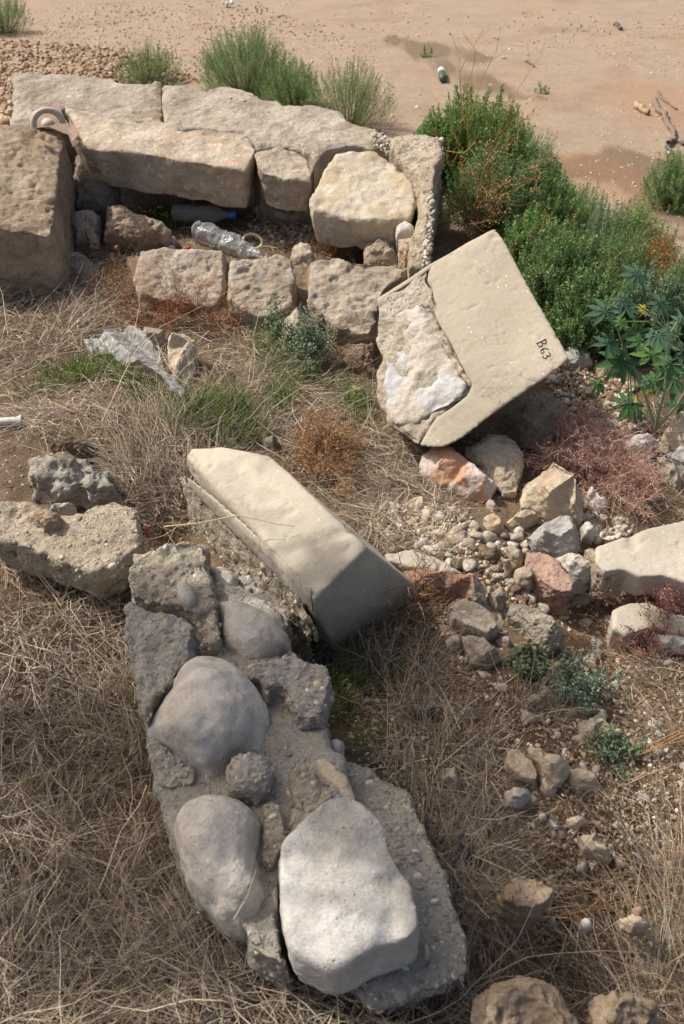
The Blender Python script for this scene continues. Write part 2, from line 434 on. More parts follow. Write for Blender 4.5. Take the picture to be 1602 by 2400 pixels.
def flush():
    """evaluate all queued solids at once, roughen them and link them"""
    bpy.context.view_layer.update()
    dg = bpy.context.evaluated_depsgraph_get()
    res = []
    for it in PENDING:
        o = it[0]; e = o.evaluated_get(dg)
        res.append(bpy.data.meshes.new_from_object(e))
    for (o, parent, style, size, mat, peb), me in zip(PENDING, res):
        o.modifiers.clear(); old = o.data; nm = o.name.split('.')[0]
        n = len(me.vertices); co = np.empty(n*3, np.float32); no = np.empty(n*3, np.float32)
        me.vertices.foreach_get('co', co); me.vertices.foreach_get('normal', no); co = co.reshape(-1, 3).astype(float); no = no.reshape(-1, 3)
        k = min(1.0, size/.22+.15)*.72; sd = int(abs(co[0]).sum()*1000) % 97
        d = np.zeros(n)
        for i, (f, a) in enumerate(style[1]):
            f2 = f/max(.35, min(1, size/.25))
            d += a*k*fbm(co, f2, 4, sd+i*7)
        if style is STY['chunk'] or style is STY['rough'] or style is STY['angular']:
            d -= .010*k*np.abs(fbm(co, 9/max(.35, min(1, size/.25)), 3, sd+50))
        if style is STY['boulder']:
            d -= .007*k*np.abs(fbm(co, 6, 3, sd+50)); d -= .004*np.clip(fbm(co, 30, 2, sd+60)-.45, 0, 1)
        if style is STY['smooth']:
            d -= .010*np.clip(fbm(co, 16, 3, sd+61)-.60, 0, 1)+.006*np.clip(fbm(co, 60, 2, sd+62)-.62, 0, 1)
        if style is STY['tufa']:
            d -= .016*np.clip(fbm(co, 32, 3, sd+60)-.25, 0, 1)
        co = co+no*d[:, None]
        me.vertices.foreach_set('co', co.astype(np.float32).ravel())
        me.polygons.foreach_set('use_smooth', np.ones(len(me.polygons), bool)); me.update()
        o.data = me; bpy.data.meshes.remove(old)
        me.name = nm
        c = co.mean(0); me.vertices.foreach_set('co', (co-c).astype(np.float32).ravel()); me.update()
        me.materials.clear(); me.materials.append(mat)
        if parent is not None: o.parent = parent
        o.location = tuple(c-(np.array(parent.location) if parent is not None else 0)); ob = o
        if peb:
            rng = np.random.default_rng(sd+3)
            up = np.where((no[:, 2] > -.2) & ((CAM-co)*no).sum(1).__gt__(0))[0]
            ids = rng.choice(up, min(peb, len(up)), replace=False)
            R = np.clip(rng.lognormal(-5.45, .45, len(ids)), .002, .014)
            C = co[ids]-no[ids]*R[:, None]*.45
            V, Fc, cl = lumps(C, R, palette(len(ids), PEBCOL, rng), rng)
            pm = np_mesh('embedded_pebbles', V, Fc, cl, True)
            p = link('embedded_pebbles', pm, M_PEB, parent if parent is not None and parent.parent is None else ob)
            p['kind'] = 'stuff'
    PENDING.clear()
def inpoly(X, Y, P):
    P = np.asarray(P, float); ins = np.zeros(X.shape, bool)
    for (x0, y0), (x1, y1) in zip(P, np.roll(P, -1, 0)):
        c = (y0 > Y) != (y1 > Y)
        if y1 != y0: ins ^= c & (X < (x1-x0)*(Y-y0)/(y1-y0)+x0)
    return ins
# ------------------------------------------------------------------ stone materials
M_TAN = stone('sandy_tan_stone', (150, 126, 98), (176, 152, 120), (194, 172, 140), 9, bump=.7, bscale=38, pit=.5)
M_TAN2 = stone('grey_tan_stone', (146, 130, 110), (176, 160, 136), (196, 182, 160), 10, stain=(160, 134, 102), stain_scale=6, stain_lo=.56, bump=.7, pit=.5)
M_CAP = stone('old_lime_mortar', (158, 144, 124), (180, 166, 145), (200, 188, 168), 8, stain=(150, 132, 108), stain_scale=7, stain_lo=.55, bump=.7, bscale=40, white=.45, pit=.5)
M_LONG = stone('bleached_slab_stone', (168, 148, 122), (188, 170, 144), (208, 194, 172), 9, stain=(196, 160, 122), stain_scale=7, stain_lo=.56, bump=.7, white=.7, pit=.5)
M_YEL = stone('yellowish_limestone', (176, 160, 134), (196, 182, 156), (206, 196, 174), 8, stain=(190, 170, 132), stain_scale=6, stain_lo=.52, bump=.5, white=.5, pit=.3)
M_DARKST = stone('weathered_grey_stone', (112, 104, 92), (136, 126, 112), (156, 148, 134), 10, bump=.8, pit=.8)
M_BLD1 = stone('warm_limestone_boulder', (172, 163, 148), (190, 180, 164), (202, 193, 177), 6, stain=(164, 160, 153), stain_scale=4.5, stain_lo=.55, bump=.35, bscale=30, speck=.25)
M_BLD2 = stone('grey_limestone_boulder', (166, 158, 146), (186, 177, 162), (198, 189, 173), 7, stain=(160, 156, 150), stain_scale=5, stain_lo=.56, bump=.4, bscale=26, pit=.35)
M_BLD3 = stone('chalky_boulder', (168, 162, 151), (186, 181, 172), (200, 196, 188), 6, stain=(176, 158, 134), stain_scale=4, stain_lo=.6, bump=.45, bscale=28, speck=.2, pit=.35)
M_WHITE = stone('white_stone', (184, 176, 164), (202, 194, 182), (214, 208, 200), 12, bump=.4)
M_ORW = stone('orange_and_white_limestone', (192, 182, 170), (204, 194, 182), (212, 202, 188), 9, stain=(198, 138, 90), stain_scale=4.5, stain_lo=.49, bump=.6)
M_ORG = stone('ochre_limestone', (186, 166, 134), (200, 182, 152), (208, 194, 168), 9, stain=(200, 164, 116), stain_scale=7, stain_lo=.52, bump=.5)
M_BEIGE = stone('beige_limestone', (170, 152, 126), (188, 170, 142), (200, 184, 158), 7, stain=(174, 150, 118), stain_scale=5, stain_lo=.56, bump=.5)
M_PINK = stone('pinkish_stone', (160, 124, 102), (176, 140, 116), (188, 154, 130), 12, bump=.8, pit=.5)
M_REDW = stone('red_and_grey_stone', (164, 148, 130), (184, 170, 150), (198, 186, 168), 9, stain=(180, 126, 96), stain_scale=6, stain_lo=.51, bump=.8)
M_GREYR = stone('grey_brown_rock', (156, 141, 120), (178, 162, 138), (194, 180, 156), 12, stain=(172, 138, 104), stain_scale=8, stain_lo=.58, bump=.7)
M_LUMP = stone('crumbly_grey_mortar', (180, 170, 152), (198, 188, 168), (212, 204, 186), 14, stain=(140, 122, 98), stain_scale=9, stain_lo=.57, bump=.9, white=.3)
M_EARTH = stone('earthy_clod', (120, 98, 74), (142, 118, 90), (160, 136, 106), 16, bump=.9)
M_AGG = aggregate('pebbly_concrete', (164, 153, 134), (184, 173, 153))
M_AGGD = aggregate('fine_grey_concrete', (164, 158, 146), (184, 177, 164), scale=120, big=48, cover=.6)
M_AGGT = aggregate('tan_pebbly_mortar', (176, 160, 136), (194, 180, 156), cols=[(166, 150, 126), (200, 188, 166), (150, 134, 112), (210, 202, 188), (180, 160, 128)])
M_SLAB = aggregate('grey_slab_concrete', (160, 153, 141), (180, 173, 160), scale=75, big=40, cover=.55)
def smooth_concrete(name, a, b, stain=None):
    m = NT(name); v = m.coords()
    col = m.ramp(m.noise(v, 3.5, 6, .55), [(.35, lin(a)), (.65, lin(b))])
    col = m.mix(.5, col, m.ramp(m.noise(v, 90, 6, .7), [(.3, .85), (.7, 1.12)]), 'MULTIPLY')
    if stain:
        n3 = m.noise(v, 4.2, 3, .5, .6)
        col = m.mix(m.ramp(n3, [(.49, 0), (.54, .7)]), col, lin(stain))
    n5 = m.noise(v, 1.6, 5, .65, 1.2); col = m.mix(.8, col, m.ramp(n5, [(.34, .80), (.5, 1.0), (.66, 1.06)]), 'MULTIPLY')
    st = m.ramp(m.noise(v, 6.5, 8, .75, 2.0), [(.57, 0), (.72, .55)]); col = m.mix(st, col, lin((140, 122, 94)))
    ln = m.new('ShaderNodeTexVoronoi', feature='DISTANCE_TO_EDGE'); ln.inputs['Scale'].default_value = 5; nv = m.new('ShaderNodeTexNoise'); nv.inputs['Scale'].default_value = 9; nv.inputs['Detail'].default_value = 6; m.l.new(v, nv.inputs['Vector'])
    av = m.new('ShaderNodeMix', data_type='VECTOR'); av.inputs[0].default_value = .35; m.l.new(v, av.inputs[4]); m.l.new(nv.outputs['Color'], av.inputs[5]); m.l.new(av.outputs[1], ln.inputs['Vector'])
    crack = m.math('MULTIPLY', m.ramp(ln.outputs['Distance'], [(.0, 1), (.012, 0)]), m.ramp(m.noise(v, 3.1, 2), [(.54, 0), (.6, .55)])); col = m.mix(crack, col, lin((104, 92, 76)))
    col = m.mix(.5, col, m.ramp(m.noise(v, 240, 3, .8), [(.3, .8), (.7, 1.16)]), 'MULTIPLY')
    vo = m.vor(v, 42); sp = m.new('ShaderNodeSeparateColor'); m.l.new(vo.outputs['Color'], sp.inputs[0])
    mk = m.math('MULTIPLY', m.ramp(vo.outputs['Distance'], [(.06, 1), (.11, 0)]), m.ramp(sp.outputs[0], [(.60, 0), (.62, 1)]))
    col = m.mix(mk, col, lin((226, 218, 200)))
    vo = m.vor(v, 60); sp = m.new('ShaderNodeSeparateColor'); m.l.new(vo.outputs['Color'], sp.inputs[0])
    mk2 = m.math('MULTIPLY', m.ramp(vo.outputs['Distance'], [(.07, 1), (.13, 0)]), m.ramp(sp.outputs[0], [(.80, 0), (.82, 1)]))
    col = m.mix(m.math('MULTIPLY', mk2, .55), col, lin((110, 100, 84)))
    h = m.math('SUBTRACT', m.noise(v, 60, 8, .6), mk2)
    return m.done(col, m.bump(h, .25, .01), .85)
M_SMO = smooth_concrete('smooth_beige_concrete', (162, 153, 134), (176, 166, 147))
M_SMO2 = smooth_concrete('stained_cream_concrete', (166, 158, 140), (180, 171, 153), (194, 185, 164))
M_SMO3 = smooth_concrete('grey_cast_concrete', (168, 160, 144), (184, 175, 158))
M_REC = stone('chalky_recess', (172, 158, 138), (188, 177, 160), (194, 187, 176), 4, stain=(184, 182, 180), stain_scale=4, stain_lo=.48, bump=.5)
M_RIM = stone('crumbling_rim', (182, 166, 138), (198, 184, 158), (208, 198, 178), 14, bump=.9, bscale=55, pit=.6)
M_OCH = stone('ochre_edge', (172, 150, 120), (188, 166, 134), (198, 180, 150), 14, bump=.8)
M_BRICK = stone('brick_red', (168, 92, 64), (186, 108, 78), (196, 124, 92), 20, bump=.5)
M_TERRA = stone('pale_terracotta', (178, 150, 130), (190, 162, 142), (200, 174, 154), 6, bump=.15)

ROCK = 'rock'
# ------------------------------------------------------------------ ruined wall
c0 = on_terrace(520, 330, 0)
wall = empty('ruined_wall', c0, 'broken rubble and mortar wall running along the far edge of the terrace', 'wall')
rock('mortar_core', 'A', [(60,420),(500,450),(1000,500),(1500,560),(1900,660),(2000,700),(1985,900),(1965,1180),(1850,1240),(1840,1000),(1440,900),(1100,870),(800,850),(420,780),(150,700)], M_AGGT, rim=.10, H=.02, depth=.5, kind='flat', style='mortar', nb=0, parent=wall, jag=.03)
rock('mortar_cap', 'A', [(65,335),(250,340),(440,345),(560,390),(660,400),(740,382),(750,470),(746,560),(700,572),(650,560),(600,590),(540,575),(430,540),(330,505),(280,500),(250,575),(150,590),(50,575),(55,450)], M_CAP, rim=.33, H=.010, depth=.42, kind='flat', style='mortar', sm=1, nb=.12, parent=wall, jag=.06, taper=1, peb=170)
rock('mortar_cap', 'A', [(748,388),(830,395),(940,420),(1010,400),(1160,430),(1200,460),(1275,460),(1300,490),(1420,490),(1568,510),(1600,560),(1710,590),(1790,625),(1780,660),(1700,690),(1600,670),(1500,690),(1440,770),(1420,710),(1370,690),(1260,676),(1180,690),(1150,640),(1070,615),(960,600),(860,600),(800,603),(752,575)], M_CAP, rim=.33, H=.010, depth=.42, kind='flat', style='mortar', sm=1, nb=.12, parent=wall, jag=.06, taper=1, peb=170)
rock('end_masonry', 'A', [(1790,640),(1860,620),(1950,632),(2020,642),(2022,740),(1990,850),(1975,1000),(1960,1180),(1945,1235),(1870,1225),(1880,1100),(1915,1000),(1930,900),(1910,820),(1850,740),(1790,700)], M_AGGT, rim=.30, H=.02, depth=.8, kind='flat', style='mortar', nb=.15, parent=wall, jag=.05, taper=1, peb=420)
rock('long_slab', 'A', [(300,495),(430,515),(540,550),(640,560),(720,550),(800,570),(960,575),(1130,610),(1180,685),(1130,782),(1000,765),(850,742),(720,715),(600,698),(500,690),(430,683),(372,672),(330,600)], M_LONG, rim=.315, H=.004, depth=.165, kind='flat', style='angular', sm=1, nb=.12, parent=wall, jag=.03, taper=.97)
rock('wedged_stone', 'A', [(1172,702),(1260,675),(1360,690),(1412,722),(1440,800),(1428,838),(1300,828),(1210,800),(1175,765)], M_LONG, rim=.29, H=.008, depth=.14, kind='flat', style='angular', sm=1, nb=.2, parent=wall, taper=.85)
rock('base_stone', 'A', [(1230,850),(1330,865),(1420,880),(1410,905),(1340,925),(1270,905)], M_TAN, rim=.10, H=.01, depth=.15, kind='flat', nb=.2, parent=wall)
rock('base_stone', 'A', [(1160,900),(1240,920),(1420,940),(1420,1000),(1300,1000),(1170,960)], M_CAP, rim=.04, H=.02, depth=.15, kind='flat', nb=.2, parent=wall, jag=.05)
rock('base_stone', 'A', [(840,880),(1000,890),(1130,900),(1150,960),(1090,975),(960,960),(850,930)], M_EARTH, rim=.03, H=.02, depth=.15, kind='flat', nb=.2, parent=wall, jag=.05)
rock('yellowish_block', 'V', [(766,350),(850,345),(930,380),(955,400),(955,440),(962,470),(945,505),(900,520),(800,512),(712,490),(710,455),(735,400)], M_YEL, rim=.25, H=.018, depth=.13, kind='flat', style='angular', sm=1, nb=.3, parent=wall, jag=.03, taper=.9)
rock('white_cobble', 'V', [(905,528),(928,515),(950,530),(952,548),(930,553),(906,552)], M_WHITE, rim=.16, H=.04, depth=.06, kind='dome', style='river', parent=wall)
rock('small_stone', 'V', [(912,555),(950,550),(948,580),(928,602),(912,585)], M_TAN, rim=.14, H=.03, depth=.12, kind='dome', style='angular', parent=wall)

# ------------------------------------------------------------------ tan block far left and stones inside the enclosure
rock('sandstone_block', 'A', [(-300,560),(0,575),(150,570),(270,590),(305,640),(285,700),(275,760),(262,900),(245,1060),(225,1085),(80,1060),(-100,1030),(-300,1000)], M_TAN,
     'large sandy tan block with a vertical grain, cut by the left edge of the photo', 'stone block', rim=.34, H=.004, depth=.42, kind='flat', style='tufa', sm=1, nb=.1, taper=1.0, tilt=(.22, -.1))
rock('rock', 'A', [(345,740),(430,730),(510,770),(550,830),(540,960),(480,985),(340,990),(325,900),(340,800)], M_DARKST, 'shaded dark grey rock beside the large sandy tan block', ROCK, rim=.12, H=.09, depth=.25, kind='dome', style='tufa')
rock('rock', 'A', [(318,1000),(370,985),(430,985),(465,1020),(462,1080),(460,1150),(420,1165),(400,1135),(350,1130),(315,1060)], M_TAN2, 'knobbly rock in front of the dark grey rock', ROCK, rim=.05, H=.07, style='tufa', kind='dome')
rock('rock', 'A', [(490,970),(560,965),(640,1010),(700,1030),(780,1060),(800,1090),(770,1130),(640,1140),(480,1110),(485,1030)], M_TAN, 'pitted tan rock just left of the clear plastic bottles', ROCK, rim=.05, H=.08, style='tufa', jag=.05, kind='dome')
rock('rock', 'V', [(835,560),(870,545),(900,550),(915,590),(912,612),(836,608)], M_TAN2, 'squat stone below the yellowish block of the ruined wall', ROCK, rim=.10, H=.04, depth=.2, jag=.04, style='chunk')
rock('rock', 'C', [(640,190),(760,175),(900,190),(1030,190),(1040,250),(1030,430),(1000,462),(850,445),(700,425),(640,400),(618,300)], M_TAN2, 'squarish tan block behind the red-stemmed weeds, left of the dark joint', 'stone block', rim=.08, H=.035, depth=.25, kind='flat', style='tufa', nb=.45)
rock('rock', 'C', [(1060,240),(1180,215),(1300,205),(1352,230),(1365,330),(1350,460),(1290,500),(1200,522),(1110,480),(1050,420)], M_TAN2, 'squarish tan block right of the dark joint in the front row', 'stone block', rim=.09, H=.04, depth=.25, kind='flat', style='tufa', nb=.45)
rock('rock', 'C', [(1342,170),(1380,125),(1420,150),(1452,210),(1440,330),(1400,350),(1370,250),(1335,205)], M_GREYR, 'narrow upright stone wedged between two blocks of the front row', ROCK, rim=.07, H=.05, depth=.2)
rock('rock', 'V', [(705,612),(760,600),(822,612),(905,620),(940,645),(880,690),(868,760),(850,792),(770,780),(735,740),(700,700)], M_TAN2, 'broad pale block with a chipped white top edge, touching the inscribed block', 'stone block', rim=.11, H=.05, depth=.3, kind='flat', style='tufa', nb=.45, jag=.03)
rock('rock', 'V', [(770,792),(860,790),(868,870),(815,855),(780,832)], M_EARTH, 'brown crumbly rock under the chipped pale block', ROCK, rim=.03, H=.05, style='rough')
rock('earth_bank', 'V', [(290,590),(400,570),(520,585),(640,600),(720,600),(900,625),(880,700),(868,870),(780,840),(700,760),(540,740),(420,750),(320,720)], M_EARTH, 'brown earth packed round the front row of blocks', 'earth', rim=.035, H=.01, depth=.2, kind='flat', style='rough', nb=.35, mask=False)
rock('rock', 'V', [(645,740),(682,710),(722,740),(742,790),(705,802),(652,790)], M_GREYR, 'small grey rock half hidden by the grey-green weed', ROCK, rim=.05, H=.05)
rock('rock', 'C', [(560,420),(700,440),(740,470),(690,500),(600,480)], M_TAN, None, None, rim=.01, H=.02, mask=False) if 0 else None
rock('rock', 'C', [(230,190),(330,180),(430,220),(480,300),(400,325),(290,280)], M_GREYR, 'low rock half buried in dead grass below the sandy tan block', ROCK, rim=.01, H=.04)
rock('rock', 'C', [(780,562),(840,545),(900,580),(905,720),(870,795),(800,770),(775,700),(768,620)], M_BEIGE, 'upright beige rock with pebbles on it, beside the plastic sheet', ROCK, rim=.05, H=.04)
rock('rock', 'C', [(662,525),(750,535),(757,600),(705,625),(660,580)], M_GREYR, 'small grey rock behind the plastic sheet', ROCK, rim=.03, H=.04)
rock('rock', 'C', [(1210,1030),(1270,1040),(1300,1080),(1260,1100),(1215,1070)], M_DARKST, 'small shaded grey rock behind the long cast block', ROCK, rim=.01, H=.04)

# ------------------------------------------------------------------ inscribed block
bl = empty('cast_block', on_terrace(1080, 780, 0), 'big smooth beige concrete block tipped on its corner and marked B63', 'concrete block')
PB = plane_of([(1157, 540, .50), (1330, 845, .34), (1085, 1020, .16)])
def pplane(off): return (PB[0]+PB[1]*off, PB[1])
dB = ray(np.array(1080.), np.array(780.))+np.array((-.03, .03, 0)); dB /= np.linalg.norm(dB)
rock('smooth_face', 'K', [(930,55),(955,62),(990,115),(1120,352),(1476,990),(1478,1012),(1450,1040),(1290,1160),(1100,1290),(900,1430),(700,1590),(560,1660),(380,1650),(430,1560),(500,1450),(630,1365),(740,1275),(770,1200),(700,1080),(600,880),(520,745),(480,650),(492,600),(480,500),(440,450),(450,375),(470,325),(600,240),(740,155)],
     M_SMO, kind='flat', H=.0015, plane=pplane(0), depth=.26, taper=1, style='smooth', parent=bl, down=dB, vox=.005, sm=7)
rock('worn_side', 'K', [(470,318),(440,325),(300,420),(66,568),(62,590),(75,640),(92,720),(80,800),(52,885),(75,960),(105,1000),(100,1060),(58,1135),(62,1220),(85,1310),(110,1400),(160,1520),(380,1655),(440,1565),(520,1460),(640,1375),(750,1285),(780,1200),(710,1080),(610,880),(530,745),(490,650),(500,600),(490,500),(450,450),(460,375)],
     M_RIM, kind='flat', H=.012, plane=pplane(-.014), depth=.22, taper=1, style='rough', parent=bl, down=dB, vox=.006, jag=.05, mask=True)
rock('recess', 'K', [(250,640),(370,605),(420,700),(520,860),(600,980),(680,1110),(750,1200),(700,1290),(600,1370),(480,1430),(350,1500),(200,1520),(140,1400),(115,1200),(130,1100),(110,950),(120,760)],
     M_REC, kind='flat', H=.010, plane=pplane(-.007), depth=.05, taper=1, style='chunk', parent=bl, down=dB, vox=.006, jag=.04, mask=False)
rock('recess_lip', 'K', [(360,602),(395,605),(470,720),(560,860),(640,980),(720,1110),(768,1195),(760,1225),(735,1215),(690,1140),(600,1010),(520,890),(430,740)],
     M_OCH, kind='flat', H=.008, plane=pplane(-.004), depth=.05, taper=1, style='chunk', parent=bl, down=dB, vox=.005, mask=False)
rock('chamfer', 'K', [(60,568),(300,415),(440,322),(600,232),(740,148),(925,52),(950,60),(940,80),(756,174),(616,256),(468,345),(330,440),(200,520),(95,590)],
     M_SMO, kind='flat', H=.001, plane=pplane(-.010), depth=.2, taper=1, style='smooth', parent=bl, down=dB, vox=.0045, sm=6, mask=False)

# ------------------------------------------------------------------ long cast block
lb = empty('cast_block', on_terrace(650, 1250, 0), 'long cream concrete block with a dark end face lying beside the pebbly masonry', 'concrete block')
hull('block_body', 'L', [(95,130,.24),(125,78,.26),(320,70,.27),(600,122,.27),(700,205,.27),(1195,685,.27),(1180,700,.272),(885,1000,.24),(870,985,.242),(1232,705,.22),(1525,940,.03),(1515,960,.0),(1020,1255,-.02),(900,1190,.0),
     (240,330,.22),(690,220,.18),(840,340,.16)], M_SMO2, style='smooth', parent=lb, below=.05, vox=.005, sm=2)
hull('side_ledge', 'L', [(55,222,.185),(150,320,.19),(340,500,.215),(560,700,.235),(760,890,.24),(855,1000,.235),(865,1045,.215),(110,250,.215),(420,500,.25),(720,790,.26),(870,930,.26)], M_SMO3, style='smooth', parent=lb, below=.03, vox=.005, mask=False)
rock('rough_flank', 'L', [(55,225),(130,290),(320,490),(540,690),(740,880),(845,1010),(850,1080),(900,1180),(840,1165),(740,1150),(640,1040),(500,910),(330,780),(200,610),(150,480),(80,330)],
     M_AGG, plane=plane_of([(421, 1105, .145), (725, 1406, .205), (476, 1250, .02)]), kind='flat', H=.012, depth=.2, style='rough', parent=lb, jag=.04, peb=220, taper=.97)

# ------------------------------------------------------------------ broken slab and lumps on the left
cs = rock('mortar_slab', 'E', [(-60,370),(60,350),(150,370),(250,420),(330,420),(440,375),(540,345),(640,380),(668,500),(660,580),(582,640),(560,665),(450,700),(330,672),(210,612),(100,575),(0,540),(-60,530)], M_AGGT,
     'wide broken slab of tan pebbly mortar at the left edge, overhanging dead grass', 'slab', rim=.13, H=.02, depth=.10, kind='flat', style='tufa', nb=.2, jag=.04, taper=.9, peb=130)
rock('rock', 'E', [(140,150),(190,115),(250,160),(320,130),(420,190),(510,225),(525,310),(440,372),(360,342),(280,352),(200,312),(128,260)], M_LUMP, 'lumpy pale grey clump of crumbling mortar at the left', 'mortar lump', rim=.06, H=.06, style='lumpy', kind='dome', vox=.005)
rock('rock', 'E', [(225,95),(340,55),(430,85),(475,130),(380,152),(262,125)], M_EARTH, 'brown earthy clod behind the lumpy mortar', 'clod', rim=.03, H=.05, style='rough', kind='dome')
rock('rock', 'E', [(155,410),(230,392),(300,430),(292,490),(212,502),(160,452)], M_TAN, 'small round tan stone lying on the broken mortar slab', ROCK, rim=.15, H=.05, depth=.05, style='rough', kind='dome', mask=False)
rock('rock', 'E', [(225,370),(300,350),(350,365),(340,400),(280,408),(222,398)], M_LUMP, 'flat grey stone between the mortar lump and slab', ROCK, rim=.13, H=.03, depth=.08, style='rough', mask=False)
rock('brick_fragment', 'E', [(655,452),(690,455),(685,480),(660,478)], M_BRICK, 'orange brick chip on the right tip of the tan mortar slab', 'brick chip', rim=.12, H=.015, depth=.03, mask=False)
rock('brick_fragment', 'E', [(820,517),(850,514),(852,530),(826,533)], M_BRICK, 'orange brick chip on top of the pebbly masonry column', 'brick chip', rim=.22, H=.015, depth=.03, mask=False)
rock('brick_fragment', 'A', [(840,1130),(880,1130),(880,1155),(842,1155)], M_BRICK, 'orange brick chip left of the crushed bottle', 'brick chip', rim=.04, H=.015, depth=.03, mask=False)
rock('brick_fragment', 'A', [(525,1130),(548,1130),(546,1146),(528,1146)], M_BRICK, 'tiny brick chip under the pitted tan rock', 'brick chip', rim=.06, H=.015, depth=.03, mask=False)

# ------------------------------------------------------------------ fallen masonry with boulders
fm = empty('fallen_masonry', on_terrace(520, 1700, 0), 'long fallen piece of pebbly concrete masonry with rounded boulders set in it', 'masonry')
rock('mortar_bed', 'V', [(300,1270),(420,1245),(470,1250),(485,1330),(560,1330),(640,1390),(665,1440),(640,1500),(740,1550),(755,1700),(790,1760),(800,1850),(700,1960),(640,2020),(660,2230),(570,2180),(560,2120),(440,2060),(400,1950),(370,1850),(345,1700),(320,1600),(290,1450)], M_AGGD, rim=.175, H=.01, depth=.28, kind='flat', style='rough', nb=0, parent=fm, taper=.97, peb=200)
rock('pebbly_mortar', 'E', [(575,650),(640,600),(700,572),(770,545),(830,530),(900,530),(945,550),(962,610),(958,680),(975,740),(992,810),(1000,870),(1028,1000),(1015,1045),(960,1035),(900,1050),(905,960),(900,900),(850,860),(760,850),(620,815),(590,805),(595,720)], M_AGG, rim=.22, H=.02, depth=.25, kind='flat', style='rough', nb=.15, parent=fm, jag=.05, peb=330, taper=.97)
rock('oval_pebble', 'E', [(810,730),(830,712),(860,715),(890,745),(903,790),(895,820),(870,828),(835,812),(815,775)], M_BLD2, rim=.245, H=.018, depth=.03, kind='dome', style=(10, ((6, .001),)), nb=.3, parent=fm, mask=False)
rock('flat_mortar', 'E', [(565,820),(600,808),(700,845),(760,852),(850,865),(900,905),(890,1060),(820,1130),(790,1190),(730,1240),(690,1300),(680,1370),(645,1310),(620,1240),(595,1100),(570,960)], M_AGGD, rim=.235, H=.008, depth=.22, kind='flat', style='rough', nb=.1, parent=fm, jag=.03, peb=80, taper=1)
rock('shaded_mortar', 'E', [(1095,690),(1150,715),(1200,770),(1280,825),(1335,900),(1338,960),(1290,950),(1180,880),(1090,830)], M_AGGD, rim=.12, H=.03, depth=.12, kind='flat', style='rough', nb=.3, parent=fm, jag=.04, peb=40)
rock('boulder', 'E', [(962,660),(1040,658),(1085,680),(1105,710),(1102,770),(1055,812),(990,812),(965,730)], M_BLD2, rim=.15, H=.04, depth=.12, kind='dome', style='boulder', parent=fm)
rock('boulder', 'E', [(1000,822),(1060,812),(1120,818),(1200,850),(1280,905),(1328,980),(1338,1040),(1295,1045),(1240,1090),(1190,1115),(1130,1115),(1060,1070),(1030,1040),(1012,950)], M_BLD1, rim=.17, H=.06, depth=.16, kind='dome', style='river', parent=fm)
rock('boulder', 'G', [(678,400),(700,340),(745,290),(790,230),(810,150),(840,110),(900,80),(980,73),(1040,90),(1080,120),(1130,160),(1190,220),(1225,290),(1222,360),(1215,440),(1228,520),(1180,530),(1130,525),(1070,555),(1040,600),(1030,655),(990,655),(940,630),(870,570),(800,510),(740,480),(685,460)], M_BLD1, rim=.20, H=.09, depth=.2, pts=[(820,240,.07),(900,150,.075),(1020,150,.06),(1070,270,.085),(1150,330,.05),(1160,420,.04),(1040,420,.085),(900,440,.085),(800,380,.075),(950,560,.05),(860,330,.095),(980,290,.10)], sm=12, style='boulder', parent=fm)
rock('mortar_lump', 'G', [(1140,165),(1200,140),(1240,112),(1330,75),(1370,85),(1400,120),(1460,125),(1510,150),(1532,210),(1510,290),(1490,360),(1480,400),(1420,410),(1360,400),(1320,300),(1290,250),(1250,250),(1225,290),(1200,230)], M_AGGD, rim=.20, H=.03, depth=.2, kind='flat', style='rough', nb=.2, parent=fm, jag=.05, peb=120)
rock('mortar_lump', 'G', [(1225,260),(1290,250),(1330,310),(1370,400),(1470,400),(1480,425),(1400,440),(1300,445),(1235,410),(1220,330)], M_AGGD, rim=.12, H=.02, depth=.12, kind='flat', style='rough', nb=.3, parent=fm, jag=.04)
rock('mortar_lump', 'G', [(1228,430),(1330,450),(1420,440),(1490,425),(1512,470),(1500,545),(1440,580),(1400,640),(1330,600),(1260,560),(1228,520)], M_AGGD, rim=.14, H=.02, depth=.15, kind='flat', style='rough', nb=.2, parent=fm, jag=.04, peb=50)
rock('mortar_lump', 'G', [(678,462),(740,490),(780,530),(830,560),(870,600),(915,645),(912,690),(860,715),(800,722),(750,715),(725,660),(700,600),(680,530)], M_AGGD, rim=.17, H=.03, depth=.2, kind='flat', style='rough', nb=.2, parent=fm, jag=.04, peb=60)
rock('mortar_lump', 'G', [(1060,555),(1140,522),(1240,540),(1252,600),(1245,660),(1230,720),(1180,755),(1120,730),(1080,715),(1030,665),(1035,610)], M_AGGD, rim=.21, H=.035, depth=.2, kind='dome', style='rough', nb=.3, parent=fm, jag=.05, peb=90)
rock('mortar_lump', 'G', [(1330,600),(1400,580),(1450,610),(1500,680),(1550,740),(1480,790),(1400,880),(1340,940),(1330,880),(1350,780),(1320,700)], M_AGG, rim=.18, H=.02, depth=.2, kind='flat', style='rough', nb=.2, parent=fm, jag=.05, peb=120)
rock('mortar_lump', 'G', [(1200,770),(1250,750),(1290,790),(1310,880),(1330,940),(1290,990),(1262,1058),(1210,1050),(1204,950),(1212,850)], M_AGG, rim=.18, H=.02, depth=.2, kind='flat', style='rough', nb=.2, parent=fm, jag=.05, peb=90)
rock('flat_stone', 'V', [(724,1748),(745,1742),(800,1792),(818,1845),(795,1852),(770,1810),(735,1785)], M_BEIGE, rim=.175, H=.012, depth=.05, kind='flat', style='smooth', nb=.2, parent=fm, mask=False)
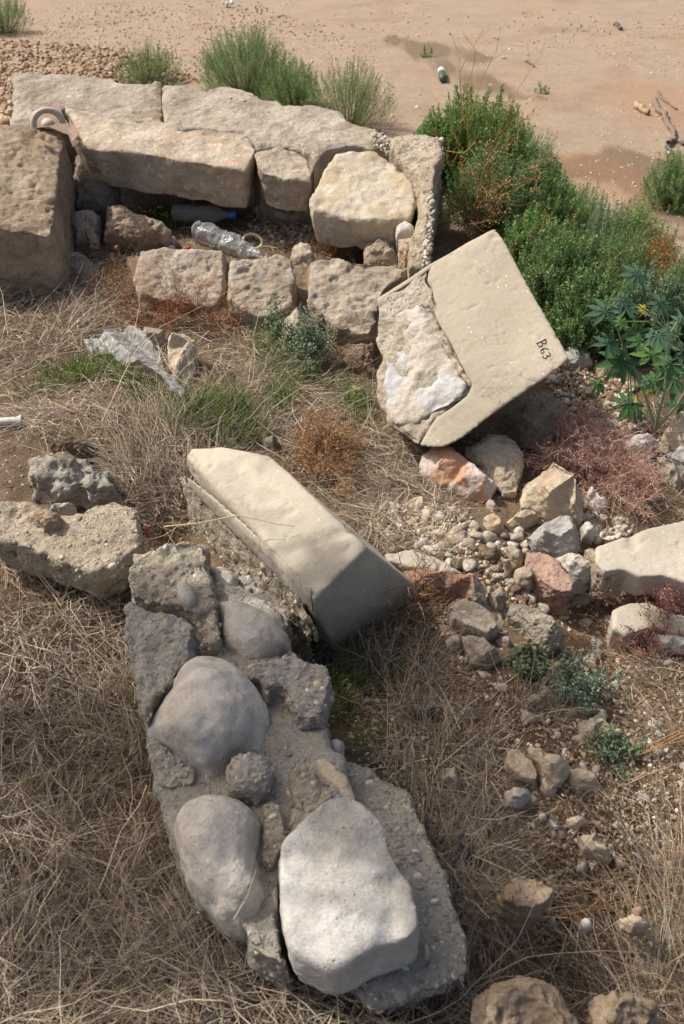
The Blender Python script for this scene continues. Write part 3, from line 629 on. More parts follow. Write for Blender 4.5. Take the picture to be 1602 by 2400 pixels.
rock('boulder', 'V', [(395,1905),(405,1875),(430,1850),(470,1835),(520,1830),(560,1840),(590,1865),(603,1900),(600,1960),(608,2010),(612,2070),(590,2115),(555,2140),(515,2130),(470,2090),(430,2045),(405,1990),(398,1950)], M_BLD2, rim=.17, H=.09, depth=.2, kind='dome', style='boulder', parent=fm)
rock('mortar_lump', 'V', [(560,2135),(600,2080),(625,2050),(642,2100),(650,2190),(668,2235),(615,2222),(575,2185)], M_AGG, rim=.13, H=.02, depth=.12, kind='flat', style='rough', nb=.2, parent=fm, jag=.05, peb=60)
rock('cobble', 'V', [(754,1703),(775,1697),(792,1710),(786,1738),(768,1750),(754,1735)], M_BLD2, rim=.13, H=.03, depth=.08, kind='dome', style='river', parent=fm)

sl = rock('concrete_slab', 'V', [(765,1738),(830,1748),(880,1775),(930,1805),(955,1850),(985,1905),(1005,1960),(1030,2050),(1058,2110),(1082,2175),(1076,2235),(1040,2255),(980,2278),(905,2300),(850,2312),(822,2280),(780,2230),(700,2180),(680,2060),(740,1950),(800,1860)], M_SLAB,
     'grey pebbly concrete slab lying under the biggest white boulder', 'slab', rim=.11, H=.01, depth=.12, kind='flat', style='rough', nb=0, jag=.03, taper=.95, peb=330)
rock('pebble', 'V', [(968,2170),(978,2163),(986,2185),(984,2202),(970,2202)], M_BLD1, 'long smooth pebble sticking out of the slab beside the biggest white boulder', 'pebble', rim=.12, H=.02, depth=.03, kind='dome', style='river', mask=False)
rock('boulder', 'V', [(633,2015),(640,1985),(680,1930),(715,1890),(750,1858),(785,1850),(830,1868),(860,1895),(888,1930),(905,1985),(930,2040),(950,2085),(970,2165),(968,2195),(940,2215),(900,2232),(850,2245),(800,2268),(760,2277),(720,2262),(665,2240),(655,2200),(638,2130),(640,2080)], M_BLD3,
     'biggest boulder, smooth and chalky white, resting on the grey slab', 'boulder', rim=.17, H=.09, depth=.10, kind='flat', sm=13, style='boulder', nb=.22)

# ------------------------------------------------------------------ rubble on the right: (region, outline, material, label, rim, H, style, kind)
RB = [
 ('F', [(358,135),(400,90),(440,76),(490,85),(560,140),(640,190),(716,260),(705,300),(690,340),(640,352),(560,332),(490,282),(420,250),(375,200)], M_ORW, 'long angular rock, orange on the left and white on top', .05, .09, 'angular', 'ang'),
 ('F', [(550,95),(620,60),(680,33),(760,45),(830,110),(838,190),(800,300),(740,305),(700,260),(640,190),(560,135)], M_BEIGE, 'flat tan rock leaning behind the orange and white rock', .08, .04, 'chunk', 'ang'),
 ('D', [(760,900),(830,865),(900,805),(975,830),(1022,880),(1012,1000),(945,1065),(905,1100),(820,1060),(770,990)], M_GREYR, 'pale rock in the shade below the inscribed block', .05, .07, 'chunk', 'ang'),
 ('F', [(828,255),(890,230),(920,195),(950,178),(1010,240),(1090,280),(1128,345),(1110,435),(1080,445),(1000,412),(930,420),(870,385),(808,370)], M_BEIGE, 'large peaked tan rock in the middle of the rubble', .07, .11, 'angular', 'ang'),
 ('F', [(745,432),(800,400),(885,375),(905,410),(840,470),(770,465)], M_BEIGE, 'low smooth tan rock at the left foot of the peaked rock', .03, .04, 'angular', 'ang'),
 ('F', [(1112,290),(1145,265),(1172,320),(1226,348),(1215,386),(1170,388),(1120,340)], M_WHITE, 'small blocky white rock right of the peaked rock', .05, .05, 'chunk', 'ang'),
 ('F', [(838,503),(870,480),(900,460),(1030,404),(1070,440),(1088,490),(1102,560),(1060,590),(1000,600),(940,580),(880,548)], M_BLD2, 'rounded grey rock in front of the peaked rock', .06, .08, 'angular', 'ang'),
 ('F', [(620,455),(660,415),(700,400),(740,435),(745,480),(690,527),(655,495)], M_ORG, 'small ochre and white wedge-shaped rock', .04, .05, 'angular', 'ang'),
 ('F', [(1085,440),(1130,438),(1172,490),(1150,525),(1102,512)], M_BLD2, 'small grey rock right of the rounded grey rock', .04, .04, 'angular', 'ang'),
 ('F', [(975,600),(1040,585),(1100,590),(1158,650),(1140,690),(1060,722),(1010,662)], M_BLD2, 'pale grey rock touching the left end of the cast slab', .05, .06, 'chunk', 'ang'),
 ('F', [(838,590),(900,590),(1000,640),(1042,710),(1062,782),(1000,785),(930,752),(870,692),(832,640)], M_PINK, 'flat pinkish brown rock', .04, .03, 'rough', 'flat'),
 ('F', [(728,540),(800,560),(832,600),(832,640),(780,647),(748,592)], M_GREYR, 'grey rock standing left of the pinkish rock', .05, .05, 'angular', 'ang'),
 ('F', [(783,662),(850,643),(868,680),(888,722),(860,752),(798,722)], M_GREYR, 'small grey rock below the pinkish rock', .04, .05, 'angular', 'ang'),
 ('F', [(280,665),(400,640),(500,670),(600,690),(662,720),(682,850),(620,842),(540,775),(400,745),(300,705)], M_REDW, 'jagged rock streaked brick red and white at the end of the long cast block', .07, .06, 'chunk', 'ang'),
 ('F', [(480,832),(560,805),(620,830),(692,872),(716,940),(662,977),(560,932),(500,902)], M_TAN2, 'flat-faced tan rock below the red and white rock', .05, .03, 'smooth', 'flat'),
 ('F', [(190,585),(320,568),(420,600),(565,680),(480,672),(300,652),(210,622)], M_SMO3, 'thin grey slab behind the red and white rock', .08, .01, 'smooth', 'flat'),
 ('F', [(662,722),(742,762),(757,812),(702,872),(682,832)], M_GREYR, 'dull grey rock right of the red and white rock', .05, .05, 'rough', 'ang'),
 ('F', [(758,800),(850,815),(900,840),(960,872),(1032,945),(1000,1002),(940,1042),(880,1002),(810,905),(760,862)], M_AGG, 'pebbly concrete chunk below the pinkish rock', .05, .05, 'rough', 'ang'),
 ('F', [(550,960),(620,970),(720,1032),(742,1072),(662,1112),(600,1092),(560,1032)], M_GREYR, 'grey rock lowest in the heap left of the pebbly chunk', .04, .05, 'chunk', 'ang'),
 ('F', [(465,975),(545,960),(560,1062),(500,1032)], M_GREYR, 'shaded rock behind the lowest grey rock', .03, .04, 'chunk', 'ang'),
 ('F', [(700,980),(760,960),(785,1000),(780,1040),(730,1020)], M_GREYR, 'small grey rock between the lowest rock and pebbly chunk', .02, .04, 'chunk', 'ang'),
 ('F', [(505,572),(580,555),(650,545),(735,565),(752,615),(700,640),(620,638),(560,622)], M_EARTH, 'brown earthy lump in the middle of the rubble', .03, .04, 'rough', 'ang'),
 ('F', [(278,370),(310,335),(345,320),(402,350),(392,400),(330,422)], M_BEIGE, 'small beige rock below the orange and white rock', .03, .04, 'chunk', 'ang'),
 ('F', [(290,442),(340,433),(435,550),(400,560),(320,505)], M_BEIGE, 'narrow beige rock lying across fine gravel', .03, .02, 'chunk', 'flat'),
 ('F', [(418,465),(450,440),(520,428),(545,470),(500,480),(450,502)], M_BEIGE, 'small flat beige rock left of the ochre wedge', .03, .03, 'chunk', 'ang'),
 ('F', [(540,478),(590,458),(606,490),(562,512)], M_WHITE, 'small pale rock left of the ochre wedge', .02, .03, 'chunk', 'ang'),
 ('F', [(590,520),(640,495),(660,530),(620,550),(600,545)], M_WHITE, 'small white rock below the ochre wedge', .02, .03, 'chunk', 'ang'),
 ('F', [(640,650),(680,645),(690,690),(650,700)], M_GREYR, 'small rock right of the grey round pebble', .03, .03, 'chunk', 'ang'),
 ('F', [(720,640),(760,625),(790,650),(770,700),(728,690)], M_GREYR, 'small rock below the standing grey rock', .03, .04, 'chunk', 'ang'),
 ('F', [(665,680),(720,670),(735,710),(690,725)], M_BLD2, 'flat small rock above the pebbly chunk', .03, .03, 'chunk', 'ang'),
 ('F', [(578,650),(600,632),(620,645),(620,675),(600,685),(580,672)], M_BLD3, 'round grey pebble right of the thin slab', .05, .03, 'river', 'dome'),
 ('F', [(655,340),(690,345),(715,380),(710,405),(665,390)], M_BEIGE, 'small stone under the right tip of the orange and white rock', .02, .03, 'chunk', 'ang'),
 ('F', [(165,370),(200,345),(240,350),(225,385),(175,400)], M_GREYR, 'small grey stone at the edge of the dead grass', .02, .03, 'chunk', 'ang'),
 ('F', [(228,340),(255,325),(268,350),(245,368)], M_WHITE, 'small whitish stone above the fine gravel', .03, .03, 'chunk', 'ang'),
 ('F', [(1280,75),(1380,40),(1455,60),(1445,110),(1370,130),(1300,122)], M_WHITE, 'pale rock behind the pinkish dead bush', .05, .05, 'chunk', 'ang'),
 ('F', [(1440,135),(1480,130),(1530,190),(1562,260),(1540,305),(1480,250)], M_GREYR, 'long grey rock at the right edge below the big tan rock', .05, .05, 'chunk', 'ang'),
 ('D', [(1475,1000),(1520,930),(1568,880),(1640,840),(1660,1080),(1568,1100),(1510,1090)], M_BEIGE, 'big tan rock cut by the right edge beside the castor plant', .08, .06, 'angular', 'ang'),
 ('F', [(1480,110),(1568,100),(1620,150),(1620,220),(1568,215),(1520,160)], M_BLD2, 'grey rock under the big tan rock at the right edge', .06, .05, 'chunk', 'ang'),
 ('F', [(1150,420),(1215,410),(1235,440),(1180,465)], M_TAN2, 'small tan stone below the blocky white rock', .02, .03, 'chunk', 'ang'),
 ('F', [(1265,460),(1310,455),(1325,480),(1280,500)], M_BEIGE, 'small beige stone behind the cast slab', .02, .03, 'chunk', 'ang'),
 ('F', [(1235,845),(1300,815),(1400,810),(1568,870),(1640,900),(1640,980),(1568,960),(1400,930),(1300,962),(1238,932)], M_SMO3, 'shaded grey slab at the lower right behind the crimson-stemmed weed', .03, .01, 'smooth', 'flat'),
 ('F', [(1420,935),(1568,962),(1640,990),(1640,1060),(1568,1030),(1480,1005)], M_BLD3, 'grooved pale stone under the shaded grey slab', .04, .03, 'chunk', 'ang'),
 ('D', [(1010,620),(1060,610),(1140,640),(1160,690),(1110,700),(1040,690)], M_WHITE, 'pale broken stone behind the right corner of the inscribed block', .05, .04, 'chunk', 'ang'),
 ('D', [(1160,680),(1230,700),(1240,745),(1190,755),(1160,720)], M_BEIGE, 'small stone between the inscribed block and castor plant', .03, .04, 'chunk', 'ang'),
 ('D', [(20,810),(60,795),(105,820),(100,850),(50,850)], M_TAN, 'small tan stone in grass left of the inscribed block', .02, .04, 'chunk', 'dome'),
 ('H', [(838,492),(870,473),(950,520),(1032,550),(1048,600),(1020,652),(980,672),(920,622),(890,580),(860,545)], M_BEIGE, 'rounded beige rock, topmost of the split cluster in the dry grass', .06, .06, 'angular', 'ang'),
 ('H', [(1045,580),(1100,590),(1160,602),(1205,680),(1170,702),(1080,690),(1028,652)], M_BEIGE, 'flat beige rock, rightmost of the split cluster', .03, .04, 'chunk', 'ang'),
 ('H', [(748,532),(820,513),(860,560),(885,590),(902,642),(890,677),(800,642),(738,582)], M_BEIGE, 'cracked beige rock, leftmost of the split cluster', .03, .03, 'chunk', 'flat'),
 ('H', [(905,620),(935,635),(992,682),(980,717),(930,712),(900,682)], M_BEIGE, 'small beige rock, lowest of the split cluster', .03, .03, 'chunk', 'ang'),
 ('H', [(738,692),(790,682),(850,684),(873,720),(840,760),(800,780),(745,770)], M_BLD2, 'pale grey rock just below the split cluster', .04, .04, 'chunk', 'ang'),
 ('H', [(1083,382),(1130,370),(1180,370),(1300,420),(1345,480),(1310,508),(1200,485),(1090,442)], M_GREYR, 'long pale rock beside the feathery green weed', .03, .05, 'chunk', 'ang'),
 ('H', [(1048,302),(1110,283),(1190,300),(1202,340),(1120,362),(1058,342)], M_GREYR, 'dim grey rock behind the long pale rock', .02, .04, 'chunk', 'ang'),
 ('H', [(795,310),(850,270),(885,250),(935,270),(935,310),(850,342)], M_GREYR, 'half-buried brown rock under the bleached twig', .02, .04, 'chunk', 'ang'),
 ('H', [(790,220),(820,203),(848,230),(825,250),(795,240)], M_BLD3, 'small pale stone beside the bleached twig', .02, .02, 'chunk', 'ang'),
 ('H', [(438,585),(500,578),(540,620),(560,680),(555,705),(500,700),(450,640)], M_GREYR, 'grey rock in shade right of the pebbly slab', .03, .04, 'chunk', 'ang'),
 ('H', [(380,180),(420,170),(430,195),(400,205)], M_TAN, 'small tan stone in the shaded dead grass', .02, .02, 'chunk', 'ang'),
 ('H', [(895,800),(925,795),(945,830),(905,835)], M_WHITE, 'white flake below the pale grey rock', .02, .02, 'chunk', 'ang'),
 ('H', [(1025,820),(1100,800),(1130,835),(1080,870),(1040,850)], M_ORG, 'thin split yellowish stone under the beige cluster', .03, .02, 'chunk', 'ang'),
 ('H', [(1085,895),(1150,880),(1190,930),(1240,980),(1235,1020),(1180,1000),(1110,960)], M_BEIGE, 'crumbling beige rock below the split yellowish stone', .02, .04, 'rough', 'ang'),
 ('H', [(500,870),(560,880),(600,960),(600,1015),(530,1000),(500,930)], M_DARKST, 'dark rock buried under straw beside the pebbly slab', .01, .04, 'chunk', 'ang'),
 ('J', [(703,392),(740,360),(780,335),(860,345),(920,370),(968,402),(950,455),(870,497),(790,492),(730,452)], M_TAN, 'tan layered rock right of the slab, near the bottom', .06, .06, 'rough', 'flat'),
 ('J', [(600,870),(650,820),(700,790),(820,748),(920,770),(1000,820),(1050,920),(1090,1000),(1090,1060),(580,1060)], M_TAN, 'large rough grooved rock cut by the bottom edge', .10, .05, 'tufa', 'ang'),
 ('J', [(1183,830),(1230,823),(1290,860),(1400,863),(1470,920),(1530,1000),(1500,1050),(1180,1050),(1158,940)], M_TAN, 'knobbly tan rock cut by the bottom edge at the right', .09, .06, 'lumpy', 'ang'),
 ('J', [(1262,490),(1350,485),(1400,510),(1412,560),(1330,565),(1282,530)], M_BEIGE, 'small beige rock near the orange stems at the right', .03, .04, 'chunk', 'ang'),
 ('J', [(1318,445),(1370,430),(1392,470),(1350,490)], M_PINK, 'reddish clay fragment by the small beige rock', .03, .02, 'chunk', 'ang'),
 ('J', [(940,495),(970,488),(982,515),(955,528)], M_WHITE, 'white chip below the layered tan rock', .02, .02, 'chunk', 'ang'),
 ('J', [(1088,502),(1115,492),(1140,505),(1147,540),(1125,556),(1098,540)], M_WHITE, 'smooth white oval pebble at the lower right', .03, .025, 'river', 'dome'),
 ('C', [(-40,150),(20,130),(60,150),(60,185),(0,190)], M_WHITE, 'whitish stone at the left edge beside the candy wrapper', .02, .03, 'chunk', 'ang'),
 ('A', [(770,1100),(800,1085),(818,1110),(800,1130),(775,1125)], M_BLD3, 'pale grey pebble left of the crushed bottle, upper of two', .06, .025, 'river', 'dome'),
 ('A', [(765,1135),(800,1130),(812,1145),(790,1155)], M_BLD3, 'pale grey pebble left of the crushed bottle, lower of two', .05, .02, 'river', 'dome'),
 ('B', [(765,40),(785,36),(790,65),(768,70)], M_DARKST, 'lone brown stone on the bare sand near the top', .0, .06, 'chunk', 'ang'),
 ('A', [(330,270),(370,262),(385,290),(350,310)], M_TAN, 'tan stone in the gravel behind the ruined wall', .0, .06, 'chunk', 'ang'),
]
for reg, ol, mt, lb_, rim, H, sty, kd in RB:
    if reg in 'AB' and 'wall' in lb_ or 'sand' in lb_: continue
    cat = 'pebble' if 'pebble' in lb_ else ('slab' if 'slab' in lb_.split(' ')[:3] else ROCK)
    rock('pebble' if cat == 'pebble' else ('stone_slab' if cat == 'slab' else 'rock'), reg, ol, mt, lb_, cat, auto=True, rim=rim*.75*min(1, max(.25, (abs(area_c(np.array([q[:2] for q in px(reg, ol)]))[0])**.5)/70)), H=H*.75, depth=.12, kind=kd, style=sty, jag=.04 if kd != 'dome' else 0, nb=.35 if kd != 'flat' else .2)
# cast slab at the right edge with a broken lower edge
rs = rock('cast_slab', 'F', [(1160,548),(1300,500),(1380,470),(1480,450),(1568,428),(1700,410),(1700,760),(1568,715),(1480,685),(1370,690),(1290,655),(1200,668),(1160,620)], M_SMO3,
     'pale grey cast concrete slab with a broken edge entering at the right', 'slab', rim=.11, H=.003, depth=.08, kind='flat', style='smooth', nb=.1, taper=.95)
rock('broken_edge', 'F', [(1108,565),(1165,552),(1180,600),(1215,660),(1290,650),(1320,685),(1230,700),(1165,672),(1140,610)], M_AGGT, rim=.08, H=.01, depth=.09, kind='flat', style='rough', nb=.1, parent=None, label='crumbled tan corner of the pale grey cast slab', cat='rubble', jag=.04)
flush()
def pebbles_on(parent, spots, cols, seed):
    rng = np.random.default_rng(seed); C, R = [], []
    for reg, poly, n, h0, h1, r0, r1 in spots:
        P_ = np.array([q[:2] for q in px(reg, poly)]); lo, hi = P_.min(0), P_.max(0)
        q = rng.uniform(lo, hi, (n*6, 2)); q = q[inpoly(q[:, 0], q[:, 1], P_)][:n]
        C.append(on_terrace(q[:, 0], q[:, 1], rng.uniform(h0, h1, len(q)))); R.append(np.exp(rng.uniform(math.log(r0), math.log(r1), len(q))))
    C = np.concatenate(C); R = np.concatenate(R)
    V, Fc, cl = lumps(C, R, palette(len(C), cols, rng), rng, ang=.08)
    o = link('embedded_pebbles', np_mesh('embedded_pebbles', V, Fc, cl, True), M_PEB, parent); o['kind'] = 'stuff'
WP = [(186, 178, 164), (166, 156, 140), (200, 192, 180), (150, 140, 124), (180, 166, 142)]
pebbles_on(wall, [('A', [(1985,640),(2025,640),(2028,740),(1998,850),(1985,1000),(1970,1200),(1935,1235),(1950,1000),(1975,800)], 420, .20, .30, .004, .012), ('A', [(1700,620),(1760,612),(1800,650),(1830,700),(1790,715),(1730,690),(1700,660)], 60, .33, .342, .003, .009)], WP, 4)
# ------------------------------------------------------------------ ground sheet
def ground():
    def axis(lo, hi, step, far):
        a = list(np.arange(lo, hi, step)); s = step; x = a[-1]
        while x < far: s *= 1.09; x += s; a.append(x)
        s = step; x = a[0]; b = []
        while x > -far: s *= 1.09; x -= s; b.append(x)
        return np.array(b[::-1]+a)
    xs = axis(-1.9, 2.0, .0125, 60); ys = axis(.0, 4.6, .0125, 90)
    X, Y = np.meshgrid(xs, ys); Z = terr(X, Y)
    V = np.stack([X.ravel(), Y.ravel(), Z.ravel()], 1); nx, ny = len(xs), len(ys)
    i = np.arange(nx*ny).reshape(ny, nx)
    Fc = np.stack([i[:-1, :-1], i[:-1, 1:], i[1:, 1:], i[1:, :-1]], -1).reshape(-1, 4)
    s = sdist(V[:, 0], V[:, 1])
    sand = sstep(.1, .9, s+.25*fbm(V, 2.5, 3, 30))
    # orange earth, damp streaks and coarse gravel areas are real patches of the ground
    def blob(reg, x, y, rx, ry, ang=0):
        q = px(reg, [(x, y)])[0]; c = on_ground(q[0], q[1])[0]
        dx, dy = V[:, 0]-c[0], V[:, 1]-c[1]; ca, sa = cos(ang), sin(ang)
        a, b = (dx*ca+dy*sa)/rx, (-dx*sa+dy*ca)/ry
        return np.clip(1.25-np.sqrt(a*a+b*b)+.5*fbm(V, 1.6/min(rx, ry), 4, 40), 0, 1)
    damp = np.maximum.reduce([blob('V', 1000, 120, .55, 1.3, .25)*.9, blob('V', 1120, 200, .3, .9, .5)*.6, blob('V', 1400, 390, .8, .55, -.3)*.8, blob('V', 1530, 480, .35, .8, .2)*.9])
    org = np.maximum.reduce([blob('V', 1560, 240, .9, 1.3, .2), blob('V', 1440, 430, .6, .5, .1)*.6, blob('V', 1320, 380, .5, .35)*.6, blob('A', 10, 480, .25, .5), blob('V', 1310, 870, .25, .2)])
    red = np.maximum.reduce([blob('C', 450, 950, .14, .10), blob('E', 60, 600, .2, .1), blob('F', 1100, 900, .2, .2)*.7])
    damp *= sand
    cols = np.stack([sand, damp, np.maximum(org, red*.8)], 1)
    me = np_mesh('ground', V, Fc, cols, True)
    m = NT('earth_and_sand'); a = m.new('ShaderNodeAttribute'); a.attribute_name = 'Col'
    sp = m.new('ShaderNodeSeparateColor'); m.l.new(a.outputs['Color'], sp.inputs[0])
    tc = m.new('ShaderNodeTexCoord'); v = tc.outputs['Object']
    soil = m.ramp(m.noise(v, 5, 7, .65), [(.33, lin((96, 80, 64))), (.5, lin((122, 103, 83))), (.67, lin((146, 126, 104)))])
    soil = m.mix(.9, soil, m.ramp(m.noise(v, 110, 7, .75), [(.3, .55), (.5, 1), (.7, 1.35)]), 'MULTIPLY')
    sandc = m.ramp(m.noise(v, 1.1, 6, .6), [(.30, lin((150, 131, 111))), (.5, lin((167, 147, 125))), (.70, lin((159, 144, 127)))])
    sandc = m.mix(.7, sandc, m.ramp(m.noise(v, 22, 8, .8), [(.3, .72), (.5, 1), (.7, 1.18)]), 'MULTIPLY')
    sandc = m.mix(.6, sandc, m.ramp(m.noise(v, 3.3, 7, .7, 1.0), [(.34, .80), (.5, 1), (.7, 1.12)]), 'MULTIPLY')
    # small grit
    for sc, th, cc in ((60, .80, (206, 196, 180)), (95, .82, (120, 104, 88))):
        vo = m.vor(v, sc); s3 = m.new('ShaderNodeSeparateColor'); m.l.new(vo.outputs['Color'], s3.inputs[0])
        mk = m.math('MULTIPLY', m.ramp(vo.outputs['Distance'], [(.2, 1), (.3, 0)]), m.ramp(s3.outputs[0], [(th, 0), (th+.01, 1)]))
        soil = m.mix(m.math('MULTIPLY', mk, .8), soil, lin(cc))
    for sc, th, cc in ((24, .86, (212, 200, 184)), (30, .86, (140, 120, 102))):
        vo = m.vor(v, sc); s3 = m.new('ShaderNodeSeparateColor'); m.l.new(vo.outputs['Color'], s3.inputs[0])
        mk = m.math('MULTIPLY', m.ramp(vo.outputs['Distance'], [(.2, 1), (.3, 0)]), m.ramp(s3.outputs[0], [(th, 0), (th+.01, 1)]))
        sandc = m.mix(m.math('MULTIPLY', mk, .22), sandc, lin(cc))
    sandc = m.mix(m.ramp(sp.outputs[1], [(.25, 0), (.5, .75)]), sandc, lin((112, 94, 74)))
    col = m.mix(sp.outputs[0], soil, sandc)
    col = m.mix(m.ramp(sp.outputs[2], [(.1, 0), (.7, .38)]), col, lin((168, 122, 90)))
    h = m.math('ADD', m.noise(v, 55, 8, .7), m.math('MULTIPLY', m.noise(v, 170, 4, .7), .5))
    mt = m.done(col, m.bump(h, .8, .02), .95)
    o = bpy.data.objects.new('ground', me); me.materials.append(mt); COL.objects.link(o); o['kind'] = 'structure'
    return o
ground()
# ------------------------------------------------------------------ plant tools
def scatter(reg, poly, n, rng, avoid=True, exclude=()):
    """random ground points inside a photo polygon, even per photo area"""
    P = np.array([q[:2] for q in px(reg, poly)]); lo, hi = P.min(0), P.max(0)
    out = np.zeros((0, 2))
    while len(out) < n:
        q = rng.uniform(lo, hi, (n*2, 2)); ok = inpoly(q[:, 0], q[:, 1], P)
        if avoid:
            for M in MASKS:
                if M[:, 0].max() < lo[0] or M[:, 0].min() > hi[0] or M[:, 1].max() < lo[1] or M[:, 1].min() > hi[1]: continue
                ok &= ~inpoly(q[:, 0], q[:, 1], M)
        q = q[ok]
        if len(q) == 0: break
        out = np.concatenate([out, q])
    out = out[:n]
    return on_ground(out[:, 0], out[:, 1])
def unit(v): return v/np.maximum(np.linalg.norm(v, axis=-1, keepdims=True), 1e-9)
def ribbons(R, D, L, B, w, cols, rng, K=5, wob=.0, taper=True):
    """grass blades: roots R, directions D, lengths L, bend vectors B (added * t^2 * L)"""
    n = len(R); t = np.linspace(0, 1, K)[None, :, None]
    D = unit(D); P = R[:, None]+L[:, None, None]*(t*D[:, None]+t*t*B[:, None])
    if wob:
        k = rng.normal(0, wob, (n, K, 3)); k[:, 0] = 0; P = P+np.cumsum(k, 1)*L[:, None, None]
    T = unit(np.gradient(P, axis=1)); up = unit(rng.normal(size=(n, 1, 3))+np.array((0, -.6, .8)))
    sd = unit(np.cross(T, up))
    ww = (w[:, None, None]*(1-.75*t if taper else 1+0*t))/2
    V = np.stack([P-sd*ww, P+sd*ww], 2).reshape(n, K*2, 3)
    i = np.arange(K-1); f = np.stack([2*i, 2*i+1, 2*i+3, 2*i+2], 1)
    Fc = (f[None]+(np.arange(n)*K*2)[:, None, None]).reshape(-1, 4)
    return V.reshape(-1, 3), Fc, np.repeat(cols, K*2, 0)
def tubes(A, Bq, ra, rb, cols, sides=4):
    """tapered prisms from A to B"""
    A = np.asarray(A, float); Bq = np.asarray(Bq, float); n = len(A)
    ra = np.broadcast_to(ra, (n,)); rb = np.broadcast_to(rb, (n,))
    T = unit(Bq-A); h = np.where(np.abs(T[:, 2:]) > .9, np.array([[1., 0, 0]]), np.array([[0, 0, 1.]]))
    u = unit(np.cross(T, h)); v = np.cross(T, u)
    a = np.arange(sides)/sides*2*pi
    ring = u[:, None]*np.cos(a)[None, :, None]+v[:, None]*np.sin(a)[None, :, None]
    V = np.concatenate([A[:, None]+ring*ra[:, None, None], Bq[:, None]+ring*rb[:, None, None]], 1)
    i = np.arange(sides); j = (i+1) % sides
    f = np.stack([i, j, j+sides, i+sides], 1)
    Fc = (f[None]+(np.arange(n)*2*sides)[:, None, None]).reshape(-1, 4)
    return V.reshape(-1, 3), Fc, np.repeat(np.broadcast_to(cols, (n, 3)), 2*sides, 0)
def join(parts):
    V, Fc, C_ = [], [], []; k = 0
    for v, f, c in parts:
        V.append(v); Fc.append(f+k); C_.append(c); k += len(v)
    return np.concatenate(V), np.concatenate(Fc), np.concatenate(C_)
M_STRAW = attr_mat('dry_straw', .75, 0, .15)
M_LEAF = attr_mat('green_leaf', .6, 0, .32)
M_TWIG = attr_mat('dry_twig', .9)
M_STONES = attr_mat('loose_stone', .9, .5, 0, .22)
STRAW = [(186, 172, 148), (158, 143, 122), (212, 199, 176), (136, 122, 104), (170, 153, 127), (120, 106, 90), (162, 152, 138)]
DKST = [(104, 84, 62), (84, 68, 52), (124, 100, 74), (92, 76, 60)]
GREYS = [(164, 150, 132), (184, 170, 150), (142, 126, 108), (200, 184, 160), (154, 134, 108)]
BRWN = [(148, 122, 92), (126, 102, 78), (166, 140, 108), (176, 152, 118), (108, 86, 66)]
GRN = [(92, 124, 46), (76, 110, 40), (110, 142, 58), (132, 150, 78), (70, 98, 44)]
def mat_blades(reg, poly, n, rng, L=(.05, .14), w=(.0012, .0026), cols=STRAW, lift=.25, bend=.35, az=None, azs=10, h=(0, .012), avoid=True, wob=.03, K=5):
    R = scatter(reg, poly, n, rng, avoid)
    R = R[rng.uniform(0, 1, len(R)) < .18+.82*sstep(-.55, .45, fbm(R, 4.5, 3, 60))]; n = len(R)
    R[:, 2] += rng.uniform(h[0], h[1], n)
    a = rng.uniform(0, 2*pi, n) if az is None else az+rng.normal(0, azs, n)
    D = np.stack([np.cos(a), np.sin(a), rng.uniform(-.02, lift, n)*rng.uniform(.3, 1, n)-SL*np.sin(a)], 1)
    B = np.stack([rng.normal(0, bend, n), rng.normal(0, bend, n), -rng.uniform(0, lift, n)*.8], 1)
    return ribbons(R, D, rng.uniform(*L, n), B, rng.uniform(*w, n), palette(n, cols, rng, .2), rng, K, wob)
def tuft_blades(C, n, rng, rad=.03, L=(.15, .3), w=(.0012, .0022), cols=STRAW, lean=(0, 0, 1), spread=.45, droop=.5, wob=.02, K=6):
    a = rng.uniform(0, 2*pi, n); r = rad*np.sqrt(rng.uniform(0, 1, n))
    R = np.array(C)[None]+np.stack([r*np.cos(a), r*np.sin(a), 0*r], 1)
    D = np.array(lean)[None]+rng.normal(0, spread, (n, 3))*np.array((1, 1, .3))
    h = unit(D*np.array((1, 1, 0)))
    B = h*rng.uniform(0, droop, (n, 1))+np.stack([0*a, 0*a, -rng.uniform(0, droop, n)], 1)
    return ribbons(R, D, rng.uniform(*L, n), B, rng.uniform(*w, n), palette(n, cols, rng, .2), rng, K, wob)
def stuff(name, parts, mat, label):
    V, Fc, c = join(parts); o = link(name, np_mesh(name, V, Fc, c), mat); o['kind'] = 'stuff'; o['label'] = label; return o
def G1(reg, x, y, h=0):
    q = px(reg, [(x, y)])[0]; return on_ground(q[0], q[1], h)[0]

# ------------------------------------------------------------------ dry grass, litter
rg = np.random.default_rng(5)
ZL = [(-40,1240),(60,1290),(200,1320),(285,1345),(292,1450),(325,1600),(345,1700),(360,1850),(400,2000),(520,2150),(660,2245),(760,2285),(830,2310),(1080,2240),(1110,2400),(-40,2400)]
P = [mat_blades('V', ZL, 11500, rg, L=(.05, .17), w=(.0014, .0030), lift=.5, bend=.5, wob=.06, h=(0, .03), cols=STRAW+DKST),
     mat_blades('V', ZL, 3500, rg, L=(.08, .24), w=(.0012, .0024), lift=.8, bend=.5, wob=.05, h=(.01, .05), cols=STRAW, K=7),
     mat_blades('V', ZL, 2200, rg, L=(.03, .07), w=(.002, .0042), lift=.5, bend=.5, h=(.01, .04), cols=STRAW),
     mat_blades('V', [(-40,1240),(285,1345),(325,1600),(360,1850),(400,2000),(-40,2000)], 3500, rg, L=(.06, .16), w=(.0012, .0026), wob=.06, lift=.4, h=(0, .03), cols=GREYS+DKST)]
